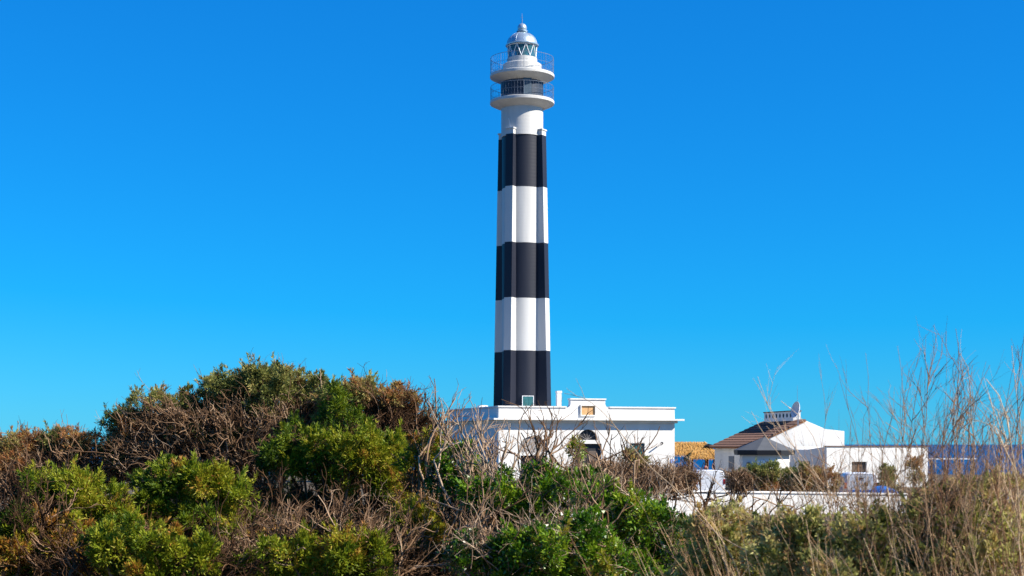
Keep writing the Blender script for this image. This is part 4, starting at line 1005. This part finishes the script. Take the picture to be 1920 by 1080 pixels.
dry_plant('bristling reddish stems at the right edge below the tallest stems', 1880, 6.4, [(1840,850),(1870,830),(1900,840),(1860,880),(1915,860),(1820,870),(1890,800)], dense=6, rr=.0038)
dry_plant('brown stems leaning over the middle of the white wall', 1560, 7.2, [(1500,880),(1530,890),(1560,870),(1470,900),(1590,900)], dense=5, rr=.0034)
# long pale canes slanting across the lower right
def cane(label, pts, Y, r=.004, hue=.8):
    P = np.array([(fx(x,Y+q), Y+q, fz(y,Y+q)) for x, y, q in pts])
    g0 = np.array((P[-1,0]+.25, P[-1,1]+.1, gz(P[-1,0]+.25, P[-1,1]+.1))); P = np.vstack([P, g0])
    u = np.linspace(0,1,len(P)); uu = np.linspace(0,1,22)
    Q_ = np.stack([np.interp(uu,u,P[:,k]) for k in range(3)],1)
    for _ in range(3): Q_[1:-1] = (Q_[:-2]+2*Q_[1:-1]+Q_[2:])/4
    Q_ = Q_[::-1] + np.cumsum(rng.normal(0,.002,(22,3)),0)
    a = Acc(); a.add(*tubes(Q_[None], taper([r],[r*.3],22), 5, np.array([hue])))
    p, d, i = kids(Q_[None], 7, .3, .95, .5, .2, .1); P1 = grow(p, d, .06+.2*rng.random(7), 5, .08, .02)
    a.add(*tubes(P1, taper(np.full(7,r*.4), np.full(7,r*.2), 5), 3, np.full(7,hue)))
    o = a.build('dry_cane', M['stem'], None); tag(o, label, 'cane', 'pale canes slanting over the scrub')
cane('longest pale cane, arching across the pediment and teal window of the white house', [(1062,736,.3),(1112,748,.2),(1160,800,.1),(1205,862,0),(1270,920,-.1),(1330,985,-.2),(1395,1060,-.3)], 7.4)
cane('pale cane slanting from the brown mound into the saltbush', [(1255,905,.2),(1300,960,.1),(1345,1000,0),(1400,1030,-.1),(1460,1075,-.2)], 7.6)
cane('pale cane rising to the left over the plain white van', [(1285,855,.3),(1340,900,.2),(1400,960,0),(1455,1010,-.1),(1500,1070,-.2)], 7.8, .0036)
cane('thin cane rising past the ridge vent of the tiled house', [(1422,705,.3),(1440,770,.2),(1480,830,.1),(1530,890,0),(1580,960,-.1),(1620,1040,-.2)], 7.6, .0036)
cane('thin pale cane crossing in front of the kiosk roof', [(1400,770,.3),(1430,825,.2),(1470,880,.1),(1520,940,0),(1560,1010,-.1)], 7.8, .0034, .9)
cane('pale cane low over the saltbush at the right', [(1620,985,.2),(1680,1010,.1),(1740,1045,0),(1790,1080,-.1)], 6.6, .0036, .7)
cane('thin cane crossing in front of the gable wall', [(1440,800,.3),(1480,840,.2),(1540,900,.1),(1600,965,0),(1650,1040,-.1)], 7.2, .0034, .75)

# dry undergrowth that fills the ground between the shrubs
ug = Acc(); n = 800
Yq = rng.uniform(10.4, 19.5, n); pxq = rng.uniform(-80, 1500, n); Xq = fx(pxq, Yq)
P0 = np.stack([Xq, Yq, ground_z(Xq, Yq)+rng.uniform(0,.25,n)], 1)
D0 = rng.normal(0,.7,(n,3)); D0[:,2] = abs(D0[:,2])*.7+.35
twigs(ug, P0, D0, .25+.35*rng.random(n), .006, n1=5, n2=2, hue=.35, m=5)
ug.build('dry_undergrowth', M['barkdark'], None, label='tangle of dry dark sticks on the ground under the shrubs', category='undergrowth', kind='stuff') if False else tag(ug.build('dry_undergrowth', M['barkdark']), 'tangle of dry dark sticks on the ground under the shrubs', 'undergrowth', None, 'stuff')
gr = Acc(); n = 26000
Yq = rng.uniform(5.0, 45, n)**1.0; pxq = rng.uniform(-60, 2000, n); Xq = fx(pxq, Yq)
P0 = np.stack([Xq, Yq, ground_z(Xq, Yq)], 1); D0 = rng.normal(0,.35,(n,3)); D0[:,2] = 1
leaves(gr, P0, D0, rng.uniform(.12,.5,n), .006, rng.random(n))
tag(gr.build('dry_grass', M['straw']), 'thin dry grass on the soil between shrubs', 'grass', None, 'stuff')

# screen of fine pale straw standing among the saltbush
sg = Acc(); n = 280
Yq = rng.uniform(5.9, 8.6, n); pxq = 1350 + 600*rng.random(n)**.7; Xq = fx(pxq, Yq); tp = fz(rng.uniform(905, 1060, n) - 40*np.clip((pxq-1650)/270,0,1), Yq)
P0 = np.stack([Xq, Yq, ground_z(Xq, Yq)], 1); D0 = np.stack([rng.normal(-.24,.18,n), rng.normal(0,.12,n), np.ones(n)], 1)
P = grow(P0, D0, (tp-P0[:,2])*1.03, 7, .035, 0, np.array((-.012,0,0))); r_ = .0021*(.6+.8*rng.random(n))
sg.add(*tubes(P, taper(r_, r_*.4, 7), 3, np.clip(rng.normal(.62,.25,n),0,1)))
p, d, i_ = kids(P, 2, .6, .98, .45, .2, .1); P1 = grow(p, d, .05+.10*rng.random(len(p)), 4, .08, .02)
sg.add(*tubes(P1, taper(r_[i_]*.6, r_[i_]*.3, 4), 3, np.clip(rng.normal(.62,.25,len(p)),0,1)))
tag(sg.build('dry_straw', M['stem']), 'screen of fine pale straw standing among the saltbush', 'straw', None, 'stuff')
# the same scrub goes on to both sides and behind, lower and looser
sc_f, sc_t = Acc(), Acc()
spots = [(rng.uniform(-900,-230), rng.uniform(10,19)) for _ in range(16)] + [(rng.uniform(1990,2700), rng.uniform(7,16)) for _ in range(12)] + [(rng.uniform(-500,800), rng.uniform(21,60)) for _ in range(14)]
for px_, Y in spots:
    X = fx(px_, Y); h_ = rng.uniform(.5,1.3)*(1 if Y < 20 else .8); k_ = FPX/Y
    b = (px_, HOR-(gz(X,Y)+h_*.6-EYE)*k_, rng.uniform(.35,.7)*k_, h_*.45*k_, Y)
    foliage(sc_f, b, rng.choice((.15,.35,.5,.6,.85)), dens=.5 if Y < 20 else .3, sprigs=12, L=.05, Wd=.012, lobe=.2, shoots=1)
    n_ = 8; c_, rr_ = blob_dims(b)
    twigs(sc_t, np.repeat(np.array([[X,Y,gz(X,Y)]]),n_,0)+rng.normal(0,.12,(n_,3))*np.array((1,1,0)), nrm(rng.normal(0,.5,(n_,3))+np.array((0,0,1))), h_*1.1, .008, n1=5, n2=2, hue=.4)
o = sc_f.build('low_scrub', M['olive']); tag(o, 'low loose green and brown scrub spreading over the ground behind and beside the shrubs', 'scrub', None, 'stuff')
o2 = sc_t.build('scrub_twigs', M['bark'], o, kind='stuff')
